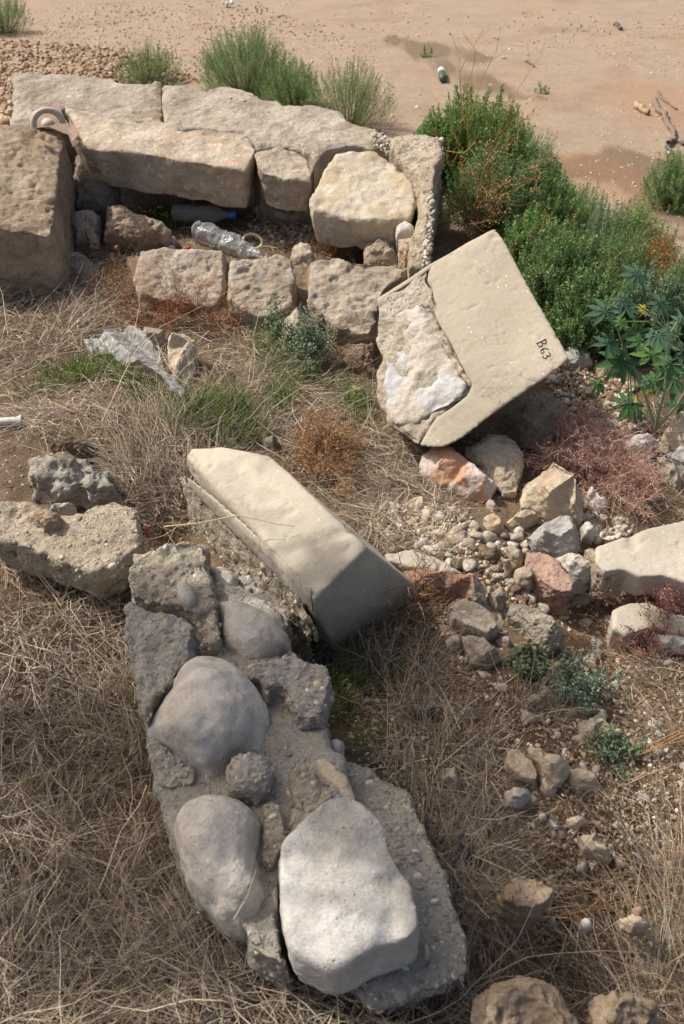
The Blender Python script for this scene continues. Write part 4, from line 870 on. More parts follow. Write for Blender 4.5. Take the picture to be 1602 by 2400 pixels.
for k in range(26):
    x, y = rg.uniform(0, 560), rg.uniform(1450, 2330)
    if inpoly(np.array([x*1.0217]), np.array([y*1.0217]), MASKS[0])[0]: continue
    c = G1('V', min(x, 290+(y-1450)*.25), y); P.append(tuft_blades(c, 90, rg, .05, (.08, .2), lean=(rg.normal(0, .5), rg.normal(0, .5), .7), spread=.5))
for (x, y) in [(120,2050),(60,2150),(250,2080),(330,2180),(180,2230),(90,1700),(230,1680),(300,1760),(470,2220),(560,2300),(240,1560),(60,1450),(160,1900),(300,1980),(20,2280)]:
    a_ = rg.uniform(0, 6.28); P.append(tuft_blades(G1('V', x, y, .02), 60, rg, .03, (.06, .16), (.0024, .0048), cols=STRAW, lean=(cos(a_), sin(a_), .35), spread=.45, droop=.4, wob=.07))
stuff('dry_grass', P, M_STRAW, 'thick mat of dead straw covering the lower left')
P = []
for (x, y, n, lx, ly) in [(400,1190,420,-.5,.5),(360,1150,380,-.9,.5),(330,1100,300,-.3,.8),(440,1120,380,.1,.8),(420,1050,380,.5,.7),(470,1030,260,.8,.6),(380,1010,300,.2,.8),(340,1010,220,.1,.6),(300,1080,160,-.6,.3)]:
    P.append(tuft_blades(G1('V', x+rg.normal(0, 25), y+rg.normal(0, 25)), int(n*.4), rg, .06, (.08, .24), (.0014, .0028), lean=(lx*.8, ly*.8, .4), spread=.45, droop=.45, wob=.06, cols=STRAW+DKST[:1]))
P.append(mat_blades('V', [(230,860),(460,830),(470,1010),(440,1230),(330,1240),(250,1110)], 2000, rg, L=(.07, .2), w=(.0013, .0028), lift=.6, h=(0, .05), az=2.1, azs=1.0, wob=.06, cols=STRAW+GREYS+DKST[:2]))
stuff('dry_grass', P, M_STRAW, 'long leaning straw between the two cast blocks and the broken mortar slab')
ZU = [(-40,560),(150,570),(330,700),(600,690),(720,780),(620,800),(470,830),(430,1000),(230,980),(-40,1020)]
P = [mat_blades('V', ZU, 5500, rg, L=(.04, .14), cols=GREYS+STRAW[:3], lift=.4, h=(0, .03)),
     mat_blades('V', [(-40,600),(200,640),(300,760),(200,850),(-40,860)], 1800, rg, L=(.1, .25), cols=GREYS+STRAW, lift=.9, h=(0, .03), az=1.1, azs=.6),
     mat_blades('V', [(150,600),(600,690),(560,790),(250,790)], 1500, rg, L=(.04, .1), cols=BRWN, lift=.6, h=(0, .03))]
stuff('dry_grass', P, M_STRAW, 'tangled grey dead grass at the left below the sandy tan block')
ZC = [(430,880),(560,780),(760,790),(860,830),(875,980),(980,1000),(900,1120),(830,1190),(760,1160),(620,1030),(500,1010),(400,1000)]
P = [mat_blades('V', ZC, 4200, rg, L=(.06, .18), cols=STRAW+GREYS, lift=.6, h=(0, .03)),
     mat_blades('V', [(840,990),(1060,1000),(990,1040),(960,1120),(850,1150),(820,1100)], 1500, rg, L=(.06, .16), cols=STRAW+GREYS, lift=.5, h=(0, .03)),
     mat_blades('V', [(780,1130),(870,1140),(890,1260),(850,1250)], 400, rg, L=(.05, .12), cols=GREYS, lift=.5)]
for (x, y, n, lx, ly) in [(560,900,200,.8,.5),(600,860,200,1,.3),(520,960,160,.5,.9),(660,900,180,.9,-.2),(700,980,160,.9,0),(880,1000,200,.7,.3),(940,1010,140,.8,.1),(600,990,150,.7,.7)]:
    P.append(tuft_blades(G1('V', x, y), int(n*.5), rg, .06, (.08, .24), (.0013, .0026), lean=(lx, ly, .4), spread=.5, droop=.45, wob=.05))
stuff('dry_grass', P, M_STRAW, 'bleached grass sweeping right towards the foot of the inscribed block')
ZE = [(280,420),(420,440),(700,450),(840,540),(830,610),(700,600),(620,590),(400,560),(270,490)]
P = [mat_blades('V', ZE, 2000, rg, L=(.05, .14), cols=STRAW+BRWN, lift=.6, h=(0, .02)),
     tuft_blades(G1('V', 345, 470), 160, rg, .08, (.08, .17), cols=BRWN+STRAW, lean=(.2, .3, .8), spread=.5),
     tuft_blades(G1('V', 180, 440), 110, rg, .05, (.12, .22), cols=GREYS+STRAW, lean=(.1, .1, 1), spread=.2),
     tuft_blades(G1('V', 555, 460), 80, rg, .05, (.06, .13), cols=BRWN, lean=(.1, .1, .8), spread=.4),
     mat_blades('V', [(60,540),(330,560),(520,600),(500,640),(250,620),(60,600)], 900, rg, L=(.04, .1), cols=GREYS+BRWN, lift=.4)]
stuff('dry_grass', P, M_STRAW, 'brown dry grass on the floor behind the front row of blocks')
ZR = [(700,1440),(900,1420),(1010,1520),(1300,1500),(1420,1250),(1600,1330),(1600,2400),(1080,2400),(1080,2200),(1000,1930),(820,1740),(760,1600)]
P = [mat_blades('V', ZR, 4500, rg, L=(.03, .10), w=(.0011, .0024), cols=GREYS+STRAW+BRWN+DKST, lift=.25, h=(0, .012), wob=.05),
     mat_blades('V', [(820,1740),(1000,1600),(1150,1640),(1130,1800),(1150,2100),(1080,2200),(1000,1930)], 2800, rg, L=(.05, .13), cols=GREYS+STRAW, lift=.5, h=(0, .02)),
     mat_blades('V', [(700,1440),(1000,1400),(1050,1560),(900,1650),(770,1640)], 2200, rg, L=(.05, .15), cols=BRWN+GREYS, lift=.6, h=(0, .02)),
     mat_blades('V', [(1100,2200),(1600,1900),(1600,2400),(1100,2400)], 1700, rg, L=(.05, .14), cols=STRAW+BRWN, lift=.5, h=(0, .02)),
     mat_blades('D', [(850,560),(1300,640),(1500,1000),(1050,1000)], 700, rg, L=(.03, .1), cols=STRAW+BRWN, lift=.3),
     mat_blades('F', [(1100,250),(1440,120),(1568,300),(1568,430),(1230,470)], 1500, rg, L=(.05, .12), cols=STRAW+BRWN, lift=.4, h=(0, .02)),
     mat_blades('F', [(0,60),(370,200),(560,420),(450,600),(150,560),(0,330)], 1500, rg, L=(.04, .12), cols=GREYS, lift=.4, h=(0, .02))]
for (x, y, n, lx, ly, l) in [(980,1850,70,-.1,.6,.16),(1010,1960,60,.3,.6,.16),(1060,2080,90,.7,.3,.16),(1100,1990,90,.4,.5,.14),(1050,2000,80,.2,-.2,.14),(1130,2060,60,.6,.2,.14),
   (1540,2250,120,.1,.8,.25),(1500,2330,100,.1,.9,.22),(1568,2100,110,0,.8,.25),(1420,2330,50,-.3,.8,.18),(1150,2330,40,-.3,.6,.2),(1180,1640,60,.3,.3,.12),(1000,1700,70,.1,.4,.12),(930,1650,60,.2,.5,.14),
   (1110,1760,50,.2,.3,.1),(980,1560,60,.3,.5,.14),(880,1560,80,0,.5,.16),(1250,1650,60,.3,.1,.1),(1560,1700,80,-.6,.2,.14),(1500,1560,80,-.4,.1,.1),(820,1500,80,.3,.2,.15),(1190,2240,40,.2,.3,.12)]:
    P.append(tuft_blades(G1('V', x, y), n, rg, .04, (l*.6, l*1.1), (.0009, .0019), lean=(lx, ly, .6), spread=.4, droop=.4))
stuff('dry_grass', P, M_STRAW, 'thin matted dry grass over the brown earth on the right')

# green shoots
P = []
for (x, y, n, l) in [(470,960,240,.10),(440,970,170,.10),(500,990,200,.11),(540,950,160,.10),(590,1000,120,.09),(640,930,120,.09),(700,880,120,.08),(650,840,120,.09),(810,930,120,.08),(850,950,70,.07),(790,980,70,.07),
   (610,800,100,.08),(720,1040,70,.07),(780,1060,70,.07),(200,860,90,.08),(240,850,100,.09),(180,880,80,.08),(290,880,110,.08),(330,900,90,.07),(120,890,60,.08),(280,820,70,.07),(60,900,40,.08),(370,930,70,.06),
   (430,500,70,.08),(400,520,60,.07),(370,500,50,.07),(740,1560,60,.08),(770,1600,70,.08),(760,1650,60,.08),(830,1480,70,.08),(870,1560,60,.08),(820,1720,40,.06),(985,1800,30,.07),(60,1520,30,.06),(90,1460,30,.06),(130,1560,24,.05)]:
    P.append(tuft_blades(G1('V', x, y), n, rg, .05, (l*.6, l*1.3), (.0018, .0034), cols=GRN, lean=(rg.normal(0, .2), .2+rg.normal(0, .2), .9), spread=.35, droop=.3))
stuff('green_grass', P, M_LEAF, 'fresh green grass shoots coming up through the dead grass')

# ------------------------------------------------------------------ gravel and small stones
def gravel(name, label, specs, base=ICO1):
    parts = []
    for reg, poly, n, r0, r1, cols, sink in specs:
        C = scatter(reg, poly, n, rg, False); m = len(C)
        R = np.exp(rg.uniform(math.log(r0), math.log(r1), m)); C[:, 2] += R*sink
        parts.append(lumps(C, R, palette(m, cols, rg, .15), rg, base=base, ang=.22))
    V, Fc, c = join(parts); o = link(name, np_mesh(name, V, Fc, c), M_STONES); o['kind'] = 'stuff'; o['label'] = label
SANDG = [(190, 168, 146), (176, 153, 130), (200, 184, 164), (162, 140, 118), (182, 158, 134), (190, 172, 152)]
EARTHG = [(140, 116, 90), (160, 136, 108), (184, 164, 138), (120, 98, 76), (206, 196, 180)]
PALEG = [(206, 196, 180), (186, 176, 160), (168, 156, 138), (216, 210, 200), (150, 138, 120)]
gravel('gravel', 'fine gravel and grit lying on the pale sand below', [
    ('V', [(0,-20),(1600,-20),(1600,620),(1000,280),(900,250),(0,200)], 2200, .005, .018, SANDG, -.25),
    ('V', [(0,0),(560,0),(900,120),(900,260),(480,190),(0,170)], 3000, .006, .024, SANDG, -.2),
    ('V', [(0,90),(280,110),(480,190),(300,200),(0,170)], 1300, .008, .035, [(150, 126, 100), (170, 140, 110), (128, 104, 80), (176, 136, 98), (110, 88, 68), (186, 168, 146)], .1),
    ('V', [(-20,170),(30,170),(25,290),(-20,290)], 250, .010, .03, [(178, 150, 120), (196, 174, 148)], .3),
    ('V', [(1150,100),(1600,0),(1600,200),(1300,120)], 500, .006, .02, SANDG, -.2)])
gravel('grit', 'crumbs of earth and small chips on the terrace', [
    ('V', [(-20,560),(900,600),(1300,860),(1600,1000),(1600,2400),(-20,2400)], 9000, .0015, .005, EARTHG, .3),
    ('V', [(760,1440),(1600,1240),(1600,2400),(1060,2400),(1000,1900),(800,1700)], 4200, .002, .007, EARTHG+PALEG[:1], .3),
    ('F', [(160,330),(420,350),(600,420),(640,540),(480,600),(330,560),(170,480)], 1800, .002, .008, PALEG+EARTHG, .2),
    ('F', [(450,540),(760,540),(1100,640),(1230,820),(1000,860),(700,860),(560,680)], 1100, .002, .009, EARTHG, .2),
    ('F', [(1100,400),(1300,420),(1330,500),(1150,540)], 300, .003, .011, PALEG, .4),
    ('A', [(1100,960),(1450,980),(1440,1120),(1200,1130)], 400, .004, .012, PALEG+EARTHG, .3),
    ('D', [(900,640),(1300,700),(1400,1000),(1000,960)], 900, .003, .012, PALEG+EARTHG, .2),
    ('C', [(-20,110),(300,130),(200,240),(-20,260)], 300, .003, .01, PALEG, .3),
    ('C', [(380,860),(620,900),(600,1050),(420,1060)], 700, .003, .010, EARTHG, .3)])
# crumbs of leaf and chaff
Cl = np.concatenate([scatter('V', ZL, 5000, rg), scatter('V', ZR, 6000, rg), scatter('V', ZU, 2500, rg), scatter('V', ZC, 1500, rg), scatter('V', ZE, 700, rg)])
Cl[:, 2] += rg.uniform(.001, .01, len(Cl)); nl_ = len(Cl); ld_ = unit(rg.normal(size=(nl_, 3))*np.array((1, 1, .35))); sd_ = unit(np.cross(ld_, rg.normal(0, .4, (nl_, 3))+np.array((0, 0, 1)))); ll_ = rg.uniform(.003, .012, (nl_, 1))
Vl_ = np.stack([Cl, Cl+ld_*ll_*.5+sd_*ll_*.3, Cl+ld_*ll_, Cl+ld_*ll_*.4-sd_*ll_*.25], 1).reshape(-1, 3)
stuff('plant_litter', [(Vl_, np.arange(4*nl_).reshape(nl_, 4), np.repeat(palette(nl_, GREYS+DKST+BRWN, rg, .2), 4, 0))], M_STRAW, 'crumbled dead leaves and chaff on the ground')
# single small stones
lib = []
for k in range(10):
    V0, F0 = ICO2; rr = np.random.default_rng(100+k)
    V = V0.copy()
    for _ in range(9):                                   # chop flat facets
        nrm = unit(rr.normal(size=3)); dd_ = V@nrm; c = rr.uniform(.45, .8); V = V-np.outer(np.maximum(dd_-c, 0), nrm)
    V = V*(1+.05*rr.uniform(-1, 1, (len(V), 1)))*np.array((1, rr.uniform(.6, .9), rr.uniform(.45, .7)))
    lib.append((V, F0))
def proj(p):
    v = np.asarray(p)-CAM; z = v@FW; return 801+F*(v@RT)/z, 1200-F*(v@UPV)/z
ANCH[:] = [q for q in ANCH if 'earth packed' not in q[2]]; USED = set()
def small_stones(reg, poly, n, r0, r1, mats, label, group, avoid=True):
    Cs = scatter(reg, poly, n, rg, avoid)
    for c in Cs:
        V, F0 = lib[rg.integers(10)]; r = math.exp(rg.uniform(math.log(r0), math.log(r1)))
        Rm = np.array(Matrix.Rotation(rg.uniform(0, 6.28), 3, 'Z') @ Matrix.Rotation(rg.normal(0, .3), 3, 'X'))
        o = link('small_stone', np_mesh('small_stone', (V@Rm.T)*r+c+np.array((0, 0, r*.12)), F0, None, False), mats[rg.integers(len(mats))])
        X_, Y_ = proj(c); near = sorted(ANCH, key=lambda q: (q[0]-X_)**2+(q[1]-Y_)**2)[:16]
        cw = {'white_stone': 'white', 'chalky_boulder': 'chalky', 'beige_limestone': 'beige', 'grey_brown_rock': 'greyish', 'grey_limestone_boulder': 'pale grey', 'grey_tan_stone': 'dull tan', 'sandy_tan_stone': 'tan', 'old_lime_mortar': 'rough buff', 'earthy_clod': 'brown'}.get(o.data.materials[0].name, 'pale')
        sz = 'tiny' if r < .010 else 'small' if r < .02 else 'fist-sized'
        for best in near:
            dx_, dy_ = X_-best[0], Y_-best[1]
            sd_ = ('right of' if dx_ > 0 else 'left of') if abs(dx_) > abs(dy_) else ('below' if dy_ > 0 else 'above')
            lab = f'{sz} {cw} stone {sd_} the {best[2]}'
            if lab not in USED: break
        USED.add(lab); setp(o, lab, 'stone', group)
small_stones('V', [(1180,1250),(1568,1260),(1568,2000),(1150,2000),(1100,1560)], 60, .008, .02, [M_WHITE, M_BLD3, M_BEIGE], 'small pale stone lying on the brown earth right of the masonry', 'small pale stones on the brown earth')
small_stones('F', [(160,320),(750,400),(1100,560),(1150,800),(700,900),(500,660),(170,560)], 70, .010, .022, [M_BEIGE, M_GREYR, M_WHITE, M_BLD2], 'small broken stone among the rubble between the cast blocks', 'small broken stones in the rubble')
small_stones('F', [(200,360),(560,420),(1000,560),(1150,800),(760,880),(560,680),(200,560)], 62, .016, .036, [M_BEIGE, M_GREYR, M_TAN2, M_BLD2, M_EARTH], 'fist-sized broken rock filling the heap between the larger rocks', 'fist-sized rocks in the heap', True)
small_stones('V', [(1020,1440),(1330,1300),(1420,1560),(1380,1700),(1120,1640)], 26, .012, .03, [M_BEIGE, M_GREYR, M_TAN2], 'x', 'broken stones spilling down the slope', True)
small_stones('D', [(900,640),(1300,700),(1400,1000),(1000,960)], 16, .012, .03, [M_BEIGE, M_GREYR, M_WHITE], 'small stone on the reddish earth under the castor plant', 'stones under the castor plant')
small_stones('A', [(1100,950),(1450,970),(1440,1150),(1100,1140)], 26, .010, .022, [M_CAP, M_WHITE, M_TAN], 'small stone in the debris at the foot of the ruined wall', 'small stones at the foot of the wall')
small_stones('B', [(-100,400),(380,500),(380,640),(0,600)], 10, .02, .04, [M_TAN, M_BEIGE], 'stone in the gravel just behind the ruined wall', 'stones behind the wall')
small_stones('A', [(60,200),(520,230),(540,350),(60,320)], 20, .03, .06, [M_TAN, M_CAP, M_EARTH], 'fist-sized stone in the gravel behind the left end of the wall', 'stones behind the wall end')
small_stones('B', [(560,200),(900,150),(1000,600),(700,450)], 10, .02, .04, [M_WHITE, M_BEIGE], 'pale stone on the bare sand in the upper right', 'pale stones on the bare sand')
small_stones('I', [(0,0),(560,0),(560,900),(0,900)], 12, .006, .012, [M_WHITE], 'small white chip caught in the thick dead straw', 'white chips in the straw')

# ------------------------------------------------------------------ green bushes
def bush(name, X, Yb, Yt, hw, label, n=150, cols=None, group='green bushes below the terrace', seed=0, leaf=.011, per=70, base=None, dry=0.0, cat='bush', leafw=.45):
    rng = np.random.default_rng(seed+int(X*7+Yb))
    X, Yb, Yt, hw = X*1.0217, Yb*1.0217, Yt*1.0217, hw*1.0217*1.2
    b = on_ground(X, Yb)[0] if base is None else base
    d = ray(np.array(X), np.array(Yt)); t = b[1]/d[1]; h = max(.12, 1.75+d[2]*t-b[2]); dist = np.linalg.norm(b-CAM); r = hw*dist/F
    root = empty(name, b, label, cat, group)
    cols = cols or [(66, 98, 46), (82, 116, 56), (100, 132, 66), (54, 82, 42), (112, 142, 78)]
    # plumes
    a = rng.uniform(0, 2*pi, n); q = np.sqrt(rng.uniform(0, 1, n)); el = rng.uniform(0, 1, n)
    tip = np.stack([np.cos(a)*q*r, np.sin(a)*q*r, h*(.35+.65*np.sqrt(np.clip(1-q*q, 0, 1)))*(.55+.45*el)*rng.uniform(.85, 1.12, n)], 1)
    org = np.stack([tip[:, 0]*.15, tip[:, 1]*.15, 0*q], 1)
    pl = rng.uniform(.12, .27, n)*min(1.2, max(.5, h/.5))
    dirn = unit(tip*np.array((.8, .8, 1))/max(h, .01)+np.array((0, 0, .6))+rng.normal(0, .18, (n, 3)))
    st = tip-dirn*pl[:, None]
    m = per; u = rng.uniform(0, 1, (n, m)); 
    ang = rng.uniform(0, 2*pi, (n, m)); rad = (.005+.024*(1-u))*rng.uniform(.2, 1, (n, m))*min(1.2, max(.6, h/.5))
    px_ = unit(np.cross(dirn, np.array((0, 0, 1.0))+rng.normal(0, .01, 3))); py_ = np.cross(dirn, px_)
    Cc = st[:, None]+dirn[:, None]*(u*pl[:, None])[..., None]+px_[:, None]*(rad*np.cos(ang))[..., None]+py_[:, None]*(rad*np.sin(ang))[..., None]
    Cc = Cc.reshape(-1, 3); N = len(Cc); Cc[:, 2] = np.maximum(Cc[:, 2], .01)
    ld = unit(np.repeat(dirn, m, 0)*.8+rng.normal(0, .6, (N, 3))); sd = unit(np.cross(ld, rng.normal(size=(N, 3))))
    l = leaf*rng.uniform(.6, 1.4, N)[:, None]; w = l*leafw
    V = np.stack([Cc, Cc+ld*l*.5+sd*w*.5, Cc+ld*l, Cc+ld*l*.5-sd*w*.5], 1).reshape(-1, 3)+b
    Fc = np.arange(4*N).reshape(N, 4)
    pc = palette(n, cols, rng, .22); cc = np.repeat(np.repeat(pc, m, 0)*rng.uniform(.8, 1.2, (N, 1)), 4, 0)
    link('foliage', np_mesh('foliage', V, Fc, cc), M_LEAF, root)
    k = n//2; mid = org*.4+st[:]*.6+rng.normal(0, .01, (n, 3)); sc = np.array([lin((120, 110, 78))])
    Vt, Ft, Ct = join([tubes(org[:k]+b, mid[:k]+b, .003, .002, sc, 3), tubes(mid[:k]+b, tip[:k]+b-dirn[:k]*.02, .002, .0008, sc*.9, 3)])
    link('stems', np_mesh('stems', Vt, Ft, Ct), M_TWIG, root)
    return root
BUSH = [(345,190,100,62,'low feathery green bush poking up behind the left part of the wall',130,70),
 (570,215,62,92,'tall feathery green bush behind the middle of the wall',330,100),
 (670,245,130,55,'green bush squeezed between the tall bush and the thin sprawling one',170,80),
 (800,295,130,85,'thin sprawling green bush behind the right part of the wall',170,70),
 (15,75,-20,50,'green bush in the top left corner of the photo',160,80),
 (1080,400,215,105,'bright green bush just right of the end of the wall',210,90),
 (1210,440,290,55,'grey-green bush at the bare sand edge',70,70),
 (1130,520,330,95,'green bush with brown flower stalks, right of the wall end',150,80),
 (1190,470,330,75,'green bush crowned with brown seed heads, upper part of the thicket',120,80),
 (1300,540,420,70,'green bush beside the bare orange earth',120,80),
 (1480,640,500,60,'small green bush just left of the rusty dead bush top',90,80),
 (1240,560,400,75,'green bush in the middle of the long thicket',150,80),
 (1340,620,440,85,'broad green bush with a spiky outline in the thicket',170,80),
 (1270,700,520,85,'green bush behind the upper right edge of the inscribed block',170,80),
 (1400,720,520,75,'green bush left of the rusty dead bush',150,80),
 (1340,790,620,80,'dark green bush behind the castor plant',160,80),
 (1470,790,620,70,'green bush beneath the rusty dead bush',140,80),
 (1000,400,250,50,'pale feathery bush touching the pebbly end of the wall',120,80),
 (1160,400,250,50,'feathery bush at the upper tip of the thicket',110,80),
 (1420,620,455,60,'loose feathery bush on the sand side of the thicket',130,80),
 (1200,640,470,60,'feathery bush just above the top corner of the inscribed block',120,80),
 (1550,720,580,55,'green bush at the right edge above the castor plant',90,80),
 (1560,800,660,50,'green bush at the right edge behind the castor leaves',80,70),
 (1545,470,350,65,'lone green bush on the sand at the right edge',200,90),
 (975,130,103,14,'tiny green sprout beside the damp streak in the sand',9,30),
 (1242,215,190,14,'tiny wispy green sprout on the open sand',7,25),
 (1190,800,690,35,'green sprig under the right edge of the inscribed block',30,50)]
BC = [[(108, 136, 84), (122, 150, 94), (136, 162, 106), (96, 124, 76), (150, 170, 116)], [(118, 150, 84), (132, 162, 94), (144, 172, 106), (106, 136, 76)],
      [(116, 140, 104), (130, 152, 116), (144, 164, 128), (104, 126, 94)]]
for i, (X, Yb, Yt, hw, lb_, n, per) in enumerate(BUSH):
    bush('bush', X, Yb, Yt, hw, lb_, int(n*1.9), BC[1] if i in (5, 9, 11) or 'feathery bush' in lb_ else BC[2] if i in (6, 12, 16) else BC[0], seed=i, per=int(per*1.15), leaf=.016 if 'sprout' in lb_ else .0095)

# ------------------------------------------------------------------ twiggy weeds
def twigs(b, h, r, n, rng, levels=3, cols=None, r0=.0014, up=.6, wig=.25, kids=4, seg=4, leaf=None, lean=(0, 0)):
    """branching dry weed; returns list of mesh parts (tubes, leaves)"""
    A, Bq, ra, rb, cl = [], [], [], [], []; LP, LC = [], []
    cols = np.array([lin(c) for c in cols])
    def grow(p, d, L, rad, lv):
        c = cols[rng.integers(len(cols))]*rng.uniform(.8, 1.2)
        s = L/seg
        for i in range(seg):
            d = d+rng.normal(0, wig, 3); d[2] += .05; d = d/np.linalg.norm(d)
            q = p+d*s; A.append(p); Bq.append(q); ra.append(rad*(1-.5*i/seg)); rb.append(rad*(1-.5*(i+1)/seg)); cl.append(c); p = q
            if lv > 0 and i >= 0:
                for _ in range(max(1, kids//seg+(rng.random() < (kids % seg)/seg))):
                    dd_ = d+rng.normal(0, .7, 3); dd_ = dd_/np.linalg.norm(dd_); grow(p.copy(), dd_, L*rng.uniform(.35, .6), rad*.65, lv-1)
            if leaf and (lv <= 1): LP.append(p.copy()); LC.append(c)
    for k in range(n):
        a = rng.uniform(0, 2*pi); t = rng.uniform(0, 1)
        d = np.array((cos(a)*t*r/h+lean[0], sin(a)*t*r/h+lean[1], up+.2)); d /= np.linalg.norm(d)
        grow(b+np.array((cos(a), sin(a), 0))*rng.uniform(0, .12)*r, d, h*rng.uniform(.6, 1.05), r0, levels-1)
    parts = [tubes(A, Bq, np.array(ra), np.array(rb), np.array(cl), 3)]
    if leaf:
        LP = np.repeat(np.array(LP), leaf[1], 0)+rng.normal(0, .004, (len(LP)*leaf[1], 3)); N = len(LP)
        ld = unit(rng.normal(size=(N, 3))); sd = unit(np.cross(ld, rng.normal(size=(N, 3)))); l = leaf[0]*rng.uniform(.6, 1.4, (N, 1))
        V = np.stack([LP, LP+ld*l*.5+sd*l*.3, LP+ld*l, LP+ld*l*.5-sd*l*.3], 1).reshape(-1, 3)
        parts.append((V, np.arange(4*N).reshape(N, 4), np.repeat(palette(N, leaf[2], rng, .2), 4, 0)))
    return parts
REDD = [(160, 108, 76), (142, 92, 66), (176, 126, 90), (130, 90, 66)]
PINK = [(208, 168, 154), (194, 152, 140), (214, 182, 162), (200, 172, 144), (184, 142, 126)]
CRIM = [(150, 98, 92), (164, 112, 100), (138, 86, 82), (168, 130, 110)]
ORNG = [(180, 142, 104), (164, 126, 90), (190, 156, 118), (146, 114, 84)]
def weed(name, reg, x, y, h, r, n, label, cols, cat='weed', group=None, levels=3, leaf=None, kids=4, up=.6, wig=.25, r0=.0014, seed=1, lean=(0, 0), seg=4):
    b = G1(reg, x, y); rng = np.random.default_rng(seed+int(x+y))
    V, Fc, c = join(twigs(b, h, r, n, rng, levels, cols, r0, up, wig, kids, seg, leaf, lean))
    o = link(name, np_mesh(name, V, Fc, c), M_TWIG, loc=b); return setp(o, label, cat, group)
gr_ = 'red-stemmed weeds in front of the blocks'
for i, (x, y, h, r, n, lb_) in enumerate([(380,730,.13,.14,12,'red-stemmed dry weed at the left end of the front blocks'),(450,720,.15,.12,14,'red-stemmed dry weed in front of the left squarish block'),(290,690,.13,.14,12,'rusty weed growing left of the front blocks'),
    (540,740,.12,.12,11,'low red-stemmed weed below the joint between blocks'),(490,760,.10,.14,10,'spreading red-stemmed weed behind the upright beige rock'),(330,760,.10,.12,9,'rusty weed beside the upper corner of the plastic sheet')]):
    weed('dry_weed', 'V', x, y, h, r, n, lb_, REDD, group=gr_, seed=i, kids=4, up=.35, leaf=(.004, 1, REDD))
weed('dry_bush', 'V', 750, 1060, .11, .16, 44, 'orange-brown dead bush in the grass behind the long cast block', ORNG, cat='dead bush', kids=6, up=.35, leaf=(.004, 1, ORNG))
weed('dry_bush', 'V', 780, 1110, .07, .10, 18, 'smaller orange-brown dead bush nearest the cast block', ORNG, cat='dead bush', kids=5, up=.3, leaf=(.004, 1, ORNG))
weed('dry_bush', 'V', 1350, 1090, .14, .17, 55, 'big pinkish dead bush between the rubble and castor plant', PINK, cat='dead bush', kids=6, up=.4, leaf=(.003, 1, PINK))
weed('dry_bush', 'V', 1430, 1130, .12, .14, 30, 'pinkish brown dead bush right of the big pinkish one', PINK+ORNG[:1], cat='dead bush', kids=6, up=.4, leaf=(.003, 1, PINK))
weed('dry_bush', 'V', 1320, 1010, .12, .12, 24, 'faded pink dead bush under the inscribed block', PINK, cat='dead bush', kids=5, up=.5, leaf=(.003, 1, PINK))
weed('crimson_weed', 'V', 1530, 1440, .12, .12, 20, 'crimson-stemmed weed at the right edge, larger and lower', CRIM, kids=5, up=.4, leaf=(.004, 1, CRIM+PINK[:1]))
weed('crimson_weed', 'V', 1490, 1350, .09, .10, 12, 'crimson-stemmed weed over the cast slab at the right', CRIM, kids=4, up=.5)
weed('crimson_weed', 'V', 1480, 1500, .07, .08, 12, 'small crimson-stemmed weed on the brown earth', CRIM, kids=4, up=.4, leaf=(.004, 2, CRIM))
weed('rusty_bush', 'V', 1475, 660, .26, .16, 60, 'rusty dead bush standing up in the green thicket', [(172, 126, 78), (188, 144, 96), (150, 108, 66)], cat='dead bush', kids=5, up=1.4, wig=.12, leaf=(.008, 1, [(178, 132, 84), (160, 114, 70)]))
weed('rusty_bush', 'V', 1525, 690, .18, .12, 24, 'pinkish brown dead bush beside the rusty one', [(160, 112, 92), (176, 130, 104)], cat='dead bush', kids=5, up=1.2, wig=.12)
weed('brown_stalks', 'V', 1085, 560, .34, .2, 16, 'brown branching flower stalks in front of the bushes right of the wall', [(170, 134, 90), (150, 116, 78)], cat='stalks', kids=4, up=1.0, wig=.15, leaf=(.008, 1, [(160, 124, 86)]))
weed('brown_stalks', 'V', 1060, 420, .45, .35, 7, 'long golden dead stalks arching from the end of the wall', [(190, 148, 84), (176, 136, 80)], cat='stalks', kids=2, up=.5, wig=.08, r0=.002)
weed('brown_stalks', 'V', 1250, 700, .22, .2, 9, 'tan dead stalks leaning over the right edge of the inscribed block', [(184, 146, 98)], cat='stalks', kids=3, up=.5, wig=.15, lean=(.2, 0), leaf=(.006, 1, [(170, 132, 90)]))
weed('dry_tuft', 'V', 765, 590, .11, .11, 50, 'bushy brown dead tuft against the foot of the yellowish wall block', [(170, 134, 96), (150, 114, 80), (186, 154, 114)], cat='dead tuft', kids=4, up=.7, wig=.15)
weed('dry_weed', 'L', 880, 1050, .17, .10, 6, 'thin rusty weed in front of the dark end of the long cast block', [(120, 74, 44), (104, 66, 44)], kids=3, up=1.0, wig=.2, r0=.0016, leaf=(.006, 1, REDD), lean=(.3, .2))
weed('dry_weed', 'V', 960, 1420, .16, .16, 22, 'brown wiry weed at the right foot of the long cast block', BRWN+REDD[:1], kids=4, up=.3, wig=.15)
weed('orange_stems', 'J', 880, 500, .34, .05, 4, 'orange stems lying over the earth by the layered tan rock', [(168, 124, 84), (152, 108, 72)], cat='stems', levels=2, kids=1, up=.08, wig=.06, lean=(.75, .13))
weed('orange_stems', 'H', 1290, 555, .30, .04, 3, 'long orange stems crossing to the right edge', [(176, 134, 90), (160, 118, 76)], cat='stems', levels=2, kids=1, up=.12, wig=.06, lean=(.75, .3))
GG = [(120, 136, 108), (136, 150, 122), (106, 122, 96)]
weed('green_weed', 'V', 700, 830, .12, .09, 16, 'grey-green bushy weed below the front blocks', [(110, 116, 84)], kids=4, up=.8, leaf=(.008, 3, GG))
